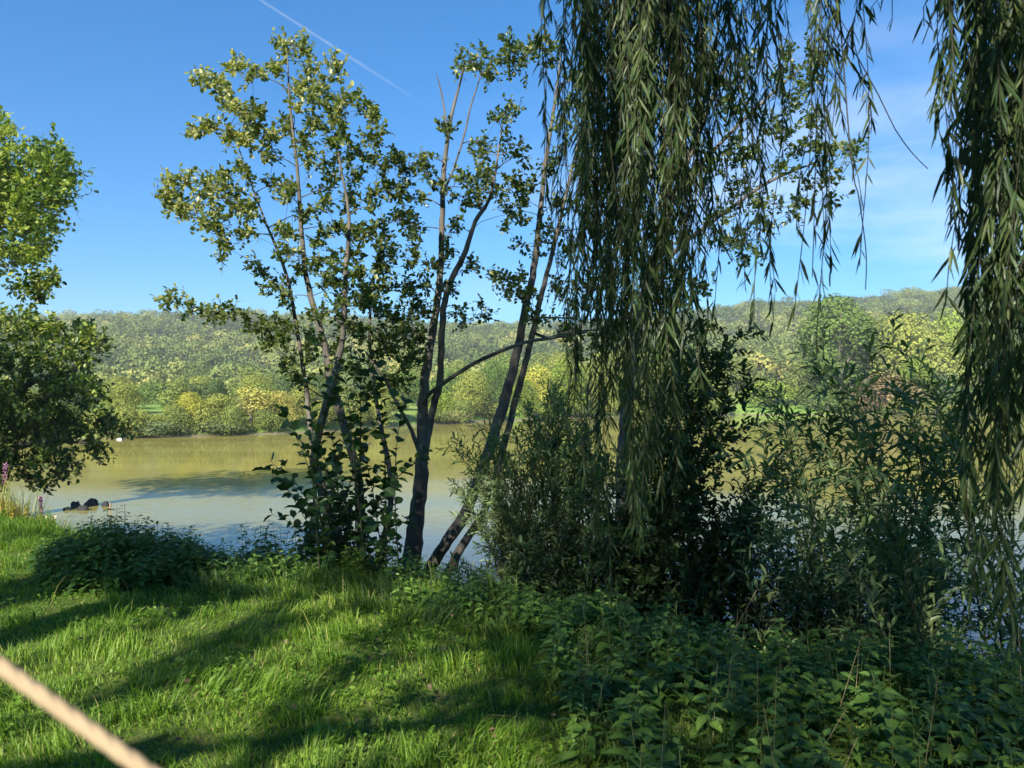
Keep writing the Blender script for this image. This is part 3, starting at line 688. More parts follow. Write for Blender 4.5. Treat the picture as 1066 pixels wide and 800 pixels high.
def strand_pts(x0, y0, zt, x1, y1, zb):
    n = max(8, int((zt - zb) / .12)); t = np.linspace(0, 1, n)
    w = .02 + .03 * t
    px_ = x0 + (x1 - x0) * t ** .8 + w * np.sin(t * rng.uniform(3, 9) + rng.uniform(0, 6)) * rng.uniform(.3, 1.3)
    py_ = y0 + (y1 - y0) * t ** .8 + w * np.sin(t * rng.uniform(3, 9) + rng.uniform(0, 6))
    return np.stack([px_, py_, zt + (zb - zt) * t], -1)

LS = [1.0]
def hang(cx_px, bot, d, nst, spread_px, dens, lmin=.0, tl=None):
    """one hanging branch: nst strands, the longest ending at picture height bot"""
    st = Acc()
    x = (cx_px - 533) / F * d
    # nearest limb point above
    dd = np.hypot(SKL[:, 0] - x, SKL[:, 1] - d) + .3 * np.abs(SKL[:, 2] - 4.8); j = int(np.argmin(dd)); tp = SKL[j]
    zt = min(tp[2] - .1, 1.6 + .5 * d + rng.uniform(.35, .8))
    top = np.array([x + rng.normal() * .06, d + rng.normal() * .08, zt])
    ctrl = (tp + top) / 2 + np.array([0, 0, .35]); tt = np.linspace(0, 1, 9)[:, None]
    bp = (1 - tt) ** 2 * tp + 2 * tt * (1 - tt) * ctrl + tt * tt * top
    st.tube(bp, np.linspace(.012, .005, 9), 5, .5, 1, False)
    B = []; DD = []; TN = []
    for s in range(nst):
        zb_full = 1.6 - (bot - 412) / F * d
        f = 1 if s == 0 else rng.uniform(.35, 1.0)
        zb = zt - (zt - zb_full) * f
        x1 = x + rng.normal() * spread_px / F * d; y1 = d + rng.normal() * spread_px / F * d
        p = strand_pts(top[0] + rng.normal() * .02, top[1] + rng.normal() * .02, zt, x1, y1, zb)
        st.segs(p[:-1], p[1:], .0022, .0018, .5, 1)
        ln = zt - zb; ns = int(ln / .02 * dens)
        u = np.sort(rng.uniform(0, 1, ns)) * (len(p) - 1); i = np.minimum(u.astype(int), len(p) - 2); fr = (u - i)[:, None]
        # bare gaps
        g = fnoise(u * .35 + s * 7.3 + cx_px, u * 0 + d * 9, 4, 2)
        ok = g > .3
        B.append((p[i] * (1 - fr) + p[i + 1] * fr)[ok]); TN.append(np.full(int(ok.sum()), rng.uniform(.2, .75)))
        a = rng.uniform(0, 2 * pi, ns)[ok]; e_ = rng.uniform(.18, .75, len(a))
        DD.append(np.stack([np.cos(a) * e_, np.sin(a) * e_, -np.ones(len(a))], -1))
    B = np.vstack(B); DD = np.vstack(DD); m = len(B); TN = np.concatenate(TN)
    L = rng.uniform(.045, .11, m) * LS[0]; W = L * rng.uniform(.085, .14, m)
    st.leaf_hi(B, DD, rng.normal(size=(m, 3)), L, W, np.clip(TN + rng.normal(size=m) * .15, 0, 1), rng.uniform(-.1, .2, m), fold=.2)
    st.build('hanging_branch', [M_WILLOW, M_TWIG], wil)

fbx = [556, 568, 580, 600, 632, 660, 700, 725, 745, 770, 790, 800, 828, 860, 880, 892]
fby = [120, 210, 260, 430, 620, 560, 500, 420, 330, 300, 250, 330, 400, 320, 270, 190]
def curtain(lo, hi, n, nst, spr, dens, dlo=2.7, dhi=4.0, full=.6):
    for i in range(n):
        c = lo + (hi - lo) * (i + rng.uniform(.2, .8)) / n
        b = np.interp(c, fbx, fby) * (rng.uniform(full, 1.0) if i % 3 else 1.0)
        hang(c, b, rng.uniform(dlo, dhi), nst, spr, dens)
curtain(562, 600, 5, 2, 6, .85)
curtain(598, 640, 11, 4, 6, 1.1)
curtain(640, 722, 22, 5, 8, 1.15, full=.75)
curtain(722, 800, 11, 3, 8, .85)
curtain(800, 892, 8, 3, 9, .65, 2.5, 3.2, .8)
fbx = [960, 976, 990, 1005, 1012, 1040, 1066, 1300]; fby = [60, 180, 290, 320, 520, 680, 690, 700]
LS[0] = 1.18
curtain(974, 1010, 4, 2, 7, .8, 2.4, 3.0, .7)
curtain(1008, 1070, 14, 4, 8, 1.15, 2.3, 3.2, .75)
curtain(1080, 1230, 10, 4, 12, .9, 2.3, 3.4, .7)
LS[0] = 1.0
# two long bare whips
for pts in ([(872, 15), (893, 60), (915, 100), (932, 135), (950, 160), (966, 176)], [(886, 165), (893, 200), (899, 240), (902, 270), (901, 302)], [(974, -12), (970, 15), (966, 30), (960, 46)]):
    w = Acc(); p = np.array([at(a_, b_, 2.9) for a_, b_ in pts]); p = np.vstack([[p[0] + np.array([-.05, 0, .7])], p])
    c = catmull(p, .06); w.tube(c, np.linspace(.0035, .0018, len(c)), 5, .5, 0, False)
    w.build('bare_twig', M_TWIG, wil)
for cx in (926, 934, 975): hang(cx, 14 if cx < 950 else 20, 2.9, 1, 3, .5)

# ------------------------------------------------------------------ grass
def blades(acc, P, H, W, lean, tint, mi=0):
    n = len(P); a = rng.uniform(0, 2 * pi, n)
    Sd = np.stack([np.cos(a), np.sin(a), 0 * a], -1); Fd = np.stack([-np.sin(a), np.cos(a), 0 * a], -1)
    la = rng.uniform(0, 1, n) * lean
    H = H[:, None]; W = W[:, None]; la = la[:, None]; up = np.array([0, 0, 1.])
    fa = 6.28 * 1.3 * fnoise(P[:, 0] * 1.7, P[:, 1] * 1.7, 71, 2)[:, None]
    common = (np.array([.12, -.1, 0]) + .38 * np.concatenate([np.cos(fa), np.sin(fa), 0 * fa], 1)) * lean
    m = P + up * H * .55 + (Fd * la * .35 + common * .4) * H
    t = P + up * H * (1 - .35 * la) + (Fd * la * 1.0 + common) * H
    acc.inst(np.stack([P - Sd * W * .5, P + Sd * W * .5, m + Sd * W * .42, m - Sd * W * .42, t], 1), [(0, 1, 2, 3), (3, 2, 4)], tint)
def scatter(n, ylo, yhi, xmar, dens_fn=None):
    y = ylo + (yhi - ylo) * rng.uniform(0, 1, n) ** 1.0
    half = .72 * y + xmar
    x = rng.uniform(-1, 1, n) * half
    w = half / half.max(); ok = rng.uniform(0, 1, n) < w
    if dens_fn is not None: ok &= rng.uniform(0, 1, n) < dens_fn(x, y)
    return x[ok], y[ok]
g = Acc()
def gden(x, y):
    e = edge(x); s = y - e
    v = np.clip((3.2 / y) ** .9, .25, 1) * (s < .9)
    nett = (x > .25 + .3 * (fnoise(x * 2, y * 2, 3) - .5)) & (y < 9)
    return v * np.where(nett, .35, 1) * (.55 + .9 * fnoise(x * 3, y * 3, 44))
x, y = scatter(900000, 2.4, 13, 1.6, gden)
n = len(x); print('grass blades', n)
z = hgt(x, y); s = y - edge(x)
cl = fnoise(x * 2.3, y * 2.3, 12); big = fnoise(x * .7, y * .7, 15)
H = (.028 + .08 * cl ** 1.5 + .11 * np.clip((s + 1.3) / 1.6, 0, 1) * cl) * rng.uniform(.6, 1.3, n)
H *= 1 + 1.1 * (fnoise(x * 5, y * 5, 55, 2) > .62)
tn = np.clip(.05 + .6 * big + .25 * (cl - .5) + rng.normal(size=n) * .1, 0, .85)
dry = rng.uniform(0, 1, n) < .035; tn[dry] = rng.uniform(.8, 1, dry.sum())
blades(g, np.stack([x, y, z - .01], -1), H, rng.uniform(.0035, .0065, n) * (1 + .06 * y), .95, tn)
# clover and small weeds, dry stalks
xw, yw = scatter(9000, 2.5, 8, 1.0, lambda x, y: (fnoise(x * 1.5, y * 1.5, 33) > .5) * (y < edge(x)) * 1.0)
for k_ in range(3):
    a_ = rng.uniform(0, 6.28, len(xw)); D_ = np.stack([np.cos(a_), np.sin(a_), rng.uniform(0, .6, len(xw))], -1)
    B_ = np.stack([xw, yw, hgt(xw, yw) + rng.uniform(.02, .07, len(xw))], -1)
    g.leaf_lo(B_, D_, np.array([0, 0, 1.]) + rng.normal(size=(len(xw), 3)) * .2, rng.uniform(.015, .04, len(xw)), rng.uniform(.012, .03, len(xw)), rng.uniform(.05, .45, len(xw)))
xw, yw = scatter(900, 2.5, 8, 1.0, lambda x, y: (y < edge(x)) * 1.0)
blades(g, np.stack([xw, yw, hgt(xw, yw)], -1), rng.uniform(.1, .3, len(xw)), rng.uniform(.002, .004, len(xw)), 1.2, rng.uniform(.85, 1, len(xw)))
tag(g.build('lawn_grass', M_GRASS), 'bright green mown and tufted grass dappled by sun and shade', 'grass', kind='stuff')

# longer dark tufts along the bank and in the shaded right corner
g = Acc()
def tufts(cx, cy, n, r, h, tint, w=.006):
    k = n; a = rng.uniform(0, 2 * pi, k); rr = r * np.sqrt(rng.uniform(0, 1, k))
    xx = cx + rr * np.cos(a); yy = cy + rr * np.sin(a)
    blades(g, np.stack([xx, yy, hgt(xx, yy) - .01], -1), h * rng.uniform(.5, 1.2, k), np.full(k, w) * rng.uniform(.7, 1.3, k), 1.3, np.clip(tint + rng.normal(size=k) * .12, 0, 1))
for i in range(230):
    cx = rng.uniform(-3.2, 5.2); cy = edge(cx) + rng.uniform(-1.3, .7); tufts(cx, cy, 55, .16, rng.uniform(.14, .3), rng.uniform(.0, .3))
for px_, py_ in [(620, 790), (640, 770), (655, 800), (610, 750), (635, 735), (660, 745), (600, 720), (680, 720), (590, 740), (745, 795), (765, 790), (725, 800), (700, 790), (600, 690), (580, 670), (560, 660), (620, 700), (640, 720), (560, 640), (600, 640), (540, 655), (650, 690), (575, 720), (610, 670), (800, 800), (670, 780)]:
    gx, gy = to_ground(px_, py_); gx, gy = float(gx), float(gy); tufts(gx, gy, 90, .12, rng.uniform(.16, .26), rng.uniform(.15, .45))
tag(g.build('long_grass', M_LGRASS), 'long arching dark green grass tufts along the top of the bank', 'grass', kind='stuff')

# ------------------------------------------------------------------ nettles
M_CREAM_STALK = plain_mat('dry_stalk', (.3, .24, .14))
def nettles(acc, x, y, H, Lm, tint, nodes=7):
    n = len(x); z = hgt(x, y)
    base = np.stack([x, y, z - .02], -1); ln = rng.normal(size=(n, 2)) * .13
    top = base + np.stack([ln[:, 0] * H, ln[:, 1] * H, H], -1)
    acc.segs(base, top, .0035, .002, .5, 1)
    a0 = rng.uniform(0, 2 * pi, n)
    for j in range(nodes):
        f = .28 + .72 * (j + .6) / nodes
        p = base + (top - base) * f
        sz = Lm * (1.05 - .6 * (j / (nodes - 1)) ** 1.5)
        for sgn in (0, pi):
            a = a0 + j * pi / 2 + sgn + rng.normal(size=n) * .2
            el = rng.uniform(-.25, .3, n) + (.5 if j == nodes - 1 else 0)
            D = np.stack([np.cos(a), np.sin(a), el], -1)
            L = sz * rng.uniform(.8, 1.15, n)
            st0 = p + D * (L * .18)[:, None]
            N = np.array([0, 0, 1.]) + rng.normal(size=(n, 3)) * .25
            acc.leaf_hi(st0, D, N, L, L * .58, np.clip(tint + rng.normal(size=n) * .1 + .12 * j / nodes, 0, 1), rng.uniform(.1, .45, n), fold=.12, sh=(.25, .62, 1., .74))
# the rounded clump on the left
cb = (-3.5, 6.95, float(hgt(-3.5, 6.95)))
e = thing('nettle_clump', 'dense dark rounded clump of nettles at the left edge of the bank', 'plant', cb)
a = Acc(); n = 420
u = rng.uniform(-1, 1, n); v = rng.uniform(-1, 1, n); ok = u * u + v * v < 1; u = u[ok]; v = v[ok]
x = -3.5 + u * .95; y = 6.95 + v * .75 - u * .3
Hn = (.5 - .3 * (u * u + v * v)) * (.6 + .75 * fnoise(x * 3, y * 3, 41)) * rng.uniform(.8, 1.15, len(u))
nettles(a, x, y, Hn, .1, rng.uniform(.2, .5, len(u)), 9); a.build('foliage', [M_NETTLE, M_STEM], e)
# shaded bed on the right, and the band along the bank top
a = Acc()
def bed(n, fx, hlo, hhi, Lm, tint):
    x, y = fx(n); nettles(a, x, y, rng.uniform(hlo, hhi, len(x)), Lm, np.clip(tint + rng.normal(size=len(x)) * .12, 0, 1))
def f1(n):
    y = rng.uniform(2.3, 5.6, n); x = rng.uniform(.2, 4.6, n); ok = (x > .1 + .25 * (5.0 - y) * 0 + .35 * fnoise(x, y * 2, 5)) & (y < edge(x) + .6); return x[ok], y[ok]
bed(430, f1, .18, .4, .12, .35)
bed(330, f1, .12, .34, .07, .6)
bed(60, f1, .2, .38, .1, .95)
def f4(n):
    x = rng.uniform(-2.5, 0, n); y = rng.uniform(6.9, 8.3, n) - .3 * x * 0; return x, y
bed(330, f4, .3, .6, .1, .4)
def f2(n):
    x = rng.uniform(-3.2, .9, n); y = edge(x) + rng.uniform(-.9, .6, n); ok = fnoise(x * 1.3, y * 1.3, 61) > .42; return x[ok], y[ok]
bed(620, f2, .14, .36, .085, .6)
def f3(n):
    x = rng.uniform(.3, 5.5, n); y = edge(x) + rng.uniform(0, 1.2, n); return x, y
bed(380, f3, .2, .42, .12, .3)
x_, y_ = f1(110); z_ = hgt(x_, y_); t_ = np.stack([x_, y_, z_], -1); u_ = t_ + np.stack([rng.normal(size=len(x_)) * .1, rng.normal(size=len(x_)) * .1, rng.uniform(.25, .55, len(x_))], -1)
a.segs(t_, u_, .002, .0009, .5, 2)
for k_ in range(14):
    f_ = (k_ + 3) / 17.; q_ = t_[::3] + (u_[::3] - t_[::3]) * f_; an_ = rng.uniform(0, 6.28, len(q_)); D_ = np.stack([np.cos(an_), np.sin(an_), .5 + 0 * an_], -1)
    a.leaf_hi(q_, D_, np.array([0, 0, 1.]) + 0 * q_, rng.uniform(.06, .12, len(q_)), .014, rng.uniform(.3, .9, len(q_)), .3)
tag(a.build('nettle_bed', [M_NETTLE, M_STEM, M_CREAM_STALK]), 'bed of broad-leaved nettles filling the shaded lower right', 'plants', kind='stuff')

# reeds, orange herbs and pink flowers on the left
rb = (-6.9, 11.2, float(hgt(-6.9, 11.2)))
e = thing('reed_clump', 'tall sunlit yellow reeds and grasses at the left edge beside the water', 'plant', rb)
g = Acc(); n = 1500
x = rng.normal(-7.0, .55, n); y = rng.normal(11.2, .5, n)
blades(g, np.stack([x, y, hgt(x, y)], -1), rng.uniform(.25, .95, n) * (1 - .4 * (rng.uniform(0, 1, n) < .5)), rng.uniform(.006, .014, n), .8, rng.uniform(.1, 1, n))
g.build('foliage', M_REED, e)
M_ORANGE = leaf_mat('autumn_herb_leaf', [(.3, .12, .02), (.45, .25, .04), (.4, .36, .06)], .35, .5)
M_PINK = plain_mat('pink_petal', (.4, .2, .32)); M_CREAM = plain_mat('cream_petal', (.62, .5, .42))
e = thing('orange_herb', 'low orange and yellow herb in front of the reeds at the left edge', 'plant', (-7.2, 10.4, float(hgt(-7.2, 10.4))))
a = Acc(); n = 170; x = rng.normal(-7.3, .6, n); y = rng.normal(10.5, .25, n); nettles(a, x, y, rng.uniform(.2, .42, n), .06, rng.uniform(0, 1, n), 7); a.build('foliage', [M_ORANGE, M_STEM], e)
def flower(px_, d, h, mat, lab, k=26, cat='flower', petal=.02, name='willowherb'):
    bx = gb(px_, d); e = thing(name, lab, cat, bx)
    st = Acc(); top = np.array(bx) + np.array([rng.normal() * .04, 0, h]); st.segs(np.array([bx]), np.array([top]), .004, .0025); st.build('stem', M_STEM, e)
    fl = Acc(); u = rng.uniform(.62, 1.0, k * 5); p = np.array(bx) + (top - np.array(bx)) * u[:, None]; ang = rng.uniform(0, 2 * pi, len(u))
    D = np.stack([np.cos(ang), np.sin(ang), .5 + 0 * ang], -1); fl.leaf_lo(p, D, rng.normal(size=(len(u), 3)), petal * rng.uniform(1, 2.4, len(u)), petal, .5); fl.build('blossom', mat, e)
flower(4, 10.6, .78, M_PINK, 'pink flower spike standing at the very left edge')
flower(47, 10.8, .75, M_PINK, 'pink flower spike rising out of the reeds left of the rocks')
flower(56, 10.2, .3, M_CREAM, 'pale cream flower head low at the right side of the reeds', 12, petal=.04, name='yarrow')
flower(88, 10.2, .45, M_CREAM, 'pale pinkish seed head between the reeds and the nettle clump', 16, name='yarrow')

# ------------------------------------------------------------------ rocks in the water, fallen leaves, rope
M_ROCK = bark_mat('wet_rock', (.008, .008, .01), (.03, .028, .03), 8, .6)
def rock(px_, py_, w, h, lab, mat=M_ROCK, name='rock', group='dark rocks in the shallows', zz=WATER):
    s_ = (EYE[2] - zz) / ((py_ - 412) / F); cx = (px_ - 533) / F * s_
    ns, nr = 14, 8; th = np.linspace(0, 2 * pi, ns, endpoint=False); ph = np.linspace(0, pi, nr)
    T, Q = np.meshgrid(th, ph); rr = 1 + .8 * (fnoise(np.cos(T) * 2 + px_, Q * 2, 3) - .5) + .5 * (fnoise(np.sin(T) * 3 + px_, Q * 3 + 9, 5) - .5)
    V = np.stack([np.sin(Q) * np.cos(T) * rr * w / 2, np.sin(Q) * np.sin(T) * rr * w / 2.6, np.cos(Q) * rr * h], -1).reshape(-1, 3) + np.array([cx, s_, zz])
    i = (np.arange(nr - 1)[:, None] * ns + np.arange(ns)[None]).reshape(-1); j = (np.arange(nr - 1)[:, None] * ns + (np.arange(ns)[None] + 1) % ns).reshape(-1)
    a = Acc(); a.grid(V, np.stack([i, j, j + ns, i + ns], -1), .5)
    return tag(a.build(name, mat, None, {'base': (cx, s_, zz)}), lab, 'rock', group)
rock(80, 528, .38, .2, 'rounded dark wet rock, second from the left of the row in the river')
rock(88, 531, .4, .16, 'low dark rock nearest the viewer of the row in the river')
rock(97, 526, .6, .24, 'largest dark wet rock of the row in the river')
rock(111, 527, .26, .18, 'small dark rock at the right end of the row in the river')
rock(71, 531, .3, .1, 'flattest dark rock at the left end of the row in the river')
M_STICK = plain_mat('bleached_wood', (.4, .25, .16))
p0 = at(114, 529, 28); st = Acc(); st.tube([p0 + [0, 0, -.3], p0 + [.03, 0, .1], p0 + [.01, 0, .2]], [.03, .03, .02], 6); tag(st.build('driftwood_stick', M_STICK, None, {'base': tuple(p0)}), 'short reddish stick standing in the water beside the rocks', 'stick')
M_PALE = plain_mat('pale_stone', (.6, .56, .5)); rock(126, 458, .7, .16, 'pale boulder on the far shore at the left', M_PALE, 'boulder', None)
# dead leaves on the lawn
M_DEAD = leaf_mat('dead_leaf', [(.06, .035, .02), (.14, .085, .045), (.26, .19, .11)], .1, .7)
for i in range(22):
    px_, py_ = rng.uniform(60, 600), rng.uniform(640, 795); gx, gy = to_ground(px_, py_)
    zz = float(hgt(gx, gy)) + rng.uniform(.05, .1)
    a = Acc(); p = np.array([[gx, gy, zz]]); ang = rng.uniform(0, 6.28)
    a.leaf_hi(p, np.array([[cos(ang), sin(ang), rng.uniform(-.3, .3)]]), np.array([[rng.normal() * .3, rng.normal() * .3 - .3, 1]]), rng.uniform(.025, .05), rng.uniform(.018, .03), rng.uniform(0, 1), .2)
    tag(a.build('fallen_leaf', M_DEAD, None, {'base': (gx, gy, zz)}), 'small brown dead leaf lying in the lawn grass', 'leaf', 'dead leaves scattered on the lawn')
# tan rope across the lower left corner, from a post out of frame to a peg
M_ROPE = plain_mat('hemp_rope', (.72, .5, .3), .8)
for e_ in [n_ for n_ in M_ROPE.node_tree.nodes if n_.type == 'VALTORGB'][0].color_ramp.elements: e_.color = (.36 if e_.position > .5 else .29, .275 if e_.position > .5 else .22, .18 if e_.position > .5 else .14, 1)
a = Acc(); p1 = at(-10, 686, .5); p2 = at(165, 812, .46); dirn = p2 - p1
q0 = p1 - dirn * 3.2; q1 = p2 + dirn * 3.0
n = 240; t = np.linspace(0, 1, n)[:, None]; ln = q0 + (q1 - q0) * t
dn = norm(dirn); s1 = norm(np.cross(dn, [0, 0, 1.])); s2 = np.cross(dn, s1)
for k in range(3):
    ph = t * 2 * pi * np.linalg.norm(q1 - q0) / .05 + k * 2 * pi / 3
    a.tube(ln + .0012 * (np.cos(ph) * s1 + np.sin(ph) * s2), np.full(n, .0041), 10, .5)
tag(a.build('guy_rope', M_ROPE, None, {'base': tuple(p1)}), 'blurred tan rope slanting across the bottom left corner close to the viewer', 'rope')

# ------------------------------------------------------------------ far bank and hillside
def crown_quads(r, h, nl, nq, qs, seed, squash=1.0):
    """lobed crown made of leaf clumps; returns centres, normals"""
    g_ = np.random.default_rng(seed)
    lc = norm(g_.normal(size=(nl, 3))); lc[:, 2] = np.abs(lc[:, 2]) * 1.35 - .5
    lc = lc * np.array([r * .62, r * .62, h * .5]) * g_.uniform(.7, 1.05, (nl, 1)); lr = g_.uniform(.32, .55, nl) * r
    li = g_.integers(0, nl, nq); d = norm(g_.normal(size=(nq, 3)) + np.array([0, -.15, .35]))
    P = lc[li] + d * (lr[li] * g_.uniform(.8, 1.05, nq))[:, None] * np.array([1, 1, min(1.1, h / r * .6)])
    N = norm(d + g_.normal(size=(nq, 3)) * .35)
    ti = np.clip(.5 + (li % 5 - 2) * .06 + g_.normal(size=nq) * .2, 0, 1)
    return P, N, ti
def quads(acc, P, N, sz, ti, g_):
    n = len(P); A_ = norm(np.cross(N, g_.normal(size=(n, 3)))); B_ = np.cross(N, A_); s_ = sz * g_.uniform(.6, 1.3, n)[:, None]
    w = g_.uniform(.7, 1.1, n)[:, None]
    acc.inst(np.stack([P - A_ * s_, P + B_ * s_ * w * .8 - A_ * .1 * s_, P + A_ * s_, P - B_ * s_ * w], 1), [(0, 1, 2, 3)], ti)

# tree kinds for the far bank, built once each (unit height 10 m)
KINDS = {}; DIMS = {}
def far_proto(kind, r, h, zc, nl, nq, qs, seed):
    g_ = np.random.default_rng(seed)
    P, N, ti = crown_quads(r, h, nl, nq, qs, seed); P[:, 2] += zc * .78
    P[:, 2] = np.maximum(P[:, 2], .1)
    c = Acc(); quads(c, P, N, qs, ti, g_)
    me = c.build('crown', M_FAR).data
    tk = Acc(); tk.tube([(0, 0, -.5), (.1, 0, zc * .5), (0, .1, zc)], [.28, .22, .12], 6)
    for k in range(4):
        a_ = k * 1.6 + seed; tk.tube([(0, 0, zc * .4), (cos(a_) * r * .3, sin(a_) * r * .3, zc * .8), (cos(a_) * r * .55, sin(a_) * r * .55, zc + h * .2)], [.14, .09, .04], 5)
    tm = tk.build('trunk', M_FARBARK).data
    for o in list(COL.objects):
        if o.data in (me, tm): bpy.data.objects.remove(o)
    KINDS[kind] = (me, tm); DIMS[kind] = (P[:, 2].max(), P[:, 0].max() - P[:, 0].min())
far_proto('round', 4.2, 8, 4.6, 11, 6000, .15, 3)
far_proto('round2', 4.6, 8, 4.4, 30, 9000, .125, 4)
far_proto('tall', 3.2, 13, 6.6, 30, 9000, .125, 5)
far_proto('bush', 5.2, 7, 3.0, 20, 3600, .22, 6)
far_proto('loose', 4.0, 9, 5.2, 11, 2600, .2, 7)
COLS = {'yellow olive': (.2, .21, .05), 'golden yellow': (.28, .26, .045), 'orange-yellow': (.29, .25, .07), 'mid green': (.1, .15, .035), 'dark green': (.06, .09, .035), 'lime green': (.17, .22, .03),
        'olive green': (.14, .165, .045), 'grey-green': (.12, .15, .065), 'brown': (.16, .11, .055), 'pale tan': (.24, .19, .11)}
far_i = [0]
def far_tree(px, topy, basey, wpx, kind, col, where, dist=None, name='riverside_tree', cat='tree', group='trees along the far shore', cmul=1.):
    ys_ = np.interp(px, SH_PX, SH_Y); wpx *= 1.1
    if px < 420: topy -= 6
    d = ys_ + (dist if dist is not None else 3); x = (px - 533) / F * d
    z = float(hgt(x, d)); hh = 1.6 + (412 - topy) / F * d - z; hh = max(hh, 1.5)
    w = wpx / F * d
    me, tm = KINDS[kind]
    zs, ws = DIMS[kind]
    sz = hh / zs; sx = w / ws
    e = bpy.data.objects.new(name, None); COL.objects.link(e); e.location = (x, d, z); e.rotation_euler = (0, 0, rng.uniform(0, 6.28)); e.scale = (sx, sx, sz)
    tag(e, f'{col} {"bush" if "bush" in name else "tree"} {where}', cat, group)
    for m_, nm in ((me, 'crown'), (tm, 'trunk')):
        o = bpy.data.objects.new(nm, m_); COL.objects.link(o); o.parent = e
        if nm == 'crown':
            c = np.array(COLS[col]) * 1.35 * cmul * rng.uniform(.88, 1.12); o.color = (*c, 1)
    return e
FT = [
 (60, 425, 460, 60, 'round', 'olive green', 'hidden behind the dark left-edge tree on the far shore'),
 (105, 430, 458, 50, 'bush', 'yellow olive', 'just right of the dark left-edge tree on the far shore'),
 (143, 431, 457, 40, 'bush', 'yellow olive', 'small and rounded, by the pale boulder on the far shore'),
 (176, 427, 456, 34, 'round', 'yellow olive', 'with a rounded top, left of the golden tree on the far shore'),
 (200, 413, 455, 42, 'round2', 'golden yellow', 'brightest on the far shore at the left'),
 (232, 415, 454, 46, 'round', 'yellow olive', 'between the golden and the orange trees on the far shore'),
 (262, 408, 453, 44, 'loose', 'orange-yellow', 'turning to autumn on the far shore left of the first alder'),
 (290, 412, 452, 48, 'round2', 'orange-yellow', 'partly behind the lowest leaves of the first alder'),
 (322, 405, 450, 50, 'round', 'yellow olive', 'seen between the stems of the first alder'),
 (360, 402, 448, 50, 'bush', 'olive green', 'behind the first alder on the far shore'),
 (398, 398, 446, 50, 'round', 'yellow olive', 'seen just left of the slender alder trunk'),
 (460, 405, 443, 30, 'bush', 'lime green', 'low, directly right of the slender alder trunk'),
 (490, 385, 442, 50, 'round2', 'yellow olive', 'left of the leaning alder trunk'),
 (510, 410, 440, 36, 'bush', 'olive green', 'low, at the foot of the leaning alder trunk'),
 (562, 378, 438, 44, 'round', 'golden yellow', 'seen just right of the leaning alder trunk'),
 (590, 372, 437, 40, 'tall', 'lime green', 'bright, left of the willow curtain'),
 (545, 395, 437, 30, 'tall', 'lime green', 'narrow, close behind the leaning alder trunk'),
 (625, 375, 436, 60, 'round2', 'yellow olive', 'behind the left part of the willow curtain'),
 (680, 370, 435, 70, 'round', 'olive green', 'behind the middle of the willow curtain'),
 (735, 378, 425, 60, 'bush', 'olive green', 'behind the grass right of the willow curtain')]
for f in FT: far_tree(*f)
FT2 = [
 (770, 372, 410, 56, 'round', 'olive green', 'left of two at the back of the far meadow', 35),
 (806, 366, 405, 50, 'loose', 'grey-green', 'right of two at the back of the far meadow', 38),
 (722, 390, 425, 50, 'bush', 'yellow olive', 'at the left end of the far meadow', 20),
 (872, 306, 425, 74, 'tall', 'mid green', 'tallest on the far bank at the right', 9),
 (845, 345, 425, 50, 'round', 'olive green', 'left shoulder of the tallest far-bank tree', 11),
 (900, 325, 420, 50, 'tall', 'olive green', 'between the tallest tree and the big yellow-green one', 14),
 (945, 322, 420, 108, 'round2', 'yellow olive', 'broad yellow-green dome right of the tallest far-bank tree', 15),
 (990, 320, 425, 60, 'round', 'lime green', 'beside the right-hand willow curtain', 20),
 (1030, 330, 425, 90, 'round2', 'mid green', 'behind the right-hand willow curtain', 12),
 (985, 385, 430, 60, 'round', 'dark green', 'low and shaded, left of the right-hand willow curtain', 6),
 (1090, 325, 425, 90, 'round', 'olive green', 'at the right edge on the far bank', 12),
 (955, 372, 425, 36, 'tall', 'lime green', 'small and fresh under the big yellow-green dome', 5)]
for f in FT2: far_tree(*f)
BU = [(800, 393, 425, 62, 'bush', 'lime green', 'rounded, on the far meadow by the water', 10),
      (862, 400, 430, 50, 'bush', 'mid green', 'in the shade below the tallest far tree', 3),
      (925, 385, 430, 70, 'bush', 'brown', 'dry and reddish on the slope below the big dome', 7),
      (745, 402, 428, 40, 'bush', 'pale tan', 'dry, on the far meadow', 25),
      (900, 405, 432, 40, 'bush', 'brown', 'low and dry at the far water edge', 2),
      (470, 425, 444, 40, 'bush', 'pale tan', 'low and dry at the water edge right of the slender alder', 1),
      (230, 447, 456, 60, 'bush', 'grey-green', 'low at the water edge under the golden tree', .5),
      (165, 448, 457, 60, 'bush', 'grey-green', 'lowest, by the pale boulder', .5),
      (600, 427, 438, 60, 'bush', 'mid green', 'low at the water edge left of the willow curtain', 2)]
for f in BU: far_tree(*f, name='riverside_bush', cat='bush', group='bushes along the far shore')
for i in range(30):
    px = -30 + 1120 * (i + rng.uniform(.1, .9)) / 30
    if 735 < px < 860: continue
    base = np.interp(px, [0, 300, 460, 800, 1066], [460, 452, 443, 432, 432]); col = ['olive green', 'yellow olive', 'yellow olive', 'lime green'][int(rng.integers(0, 4))]
    e = far_tree(px, base - rng.uniform(16, 30), base, rng.uniform(26, 46), 'bush', col, 'x', rng.uniform(-.5, 2.5), name='riverside_bush')
    tag(e, f'{col} waterside bush overhanging the far water edge', 'bush', f'{col} waterside bushes')
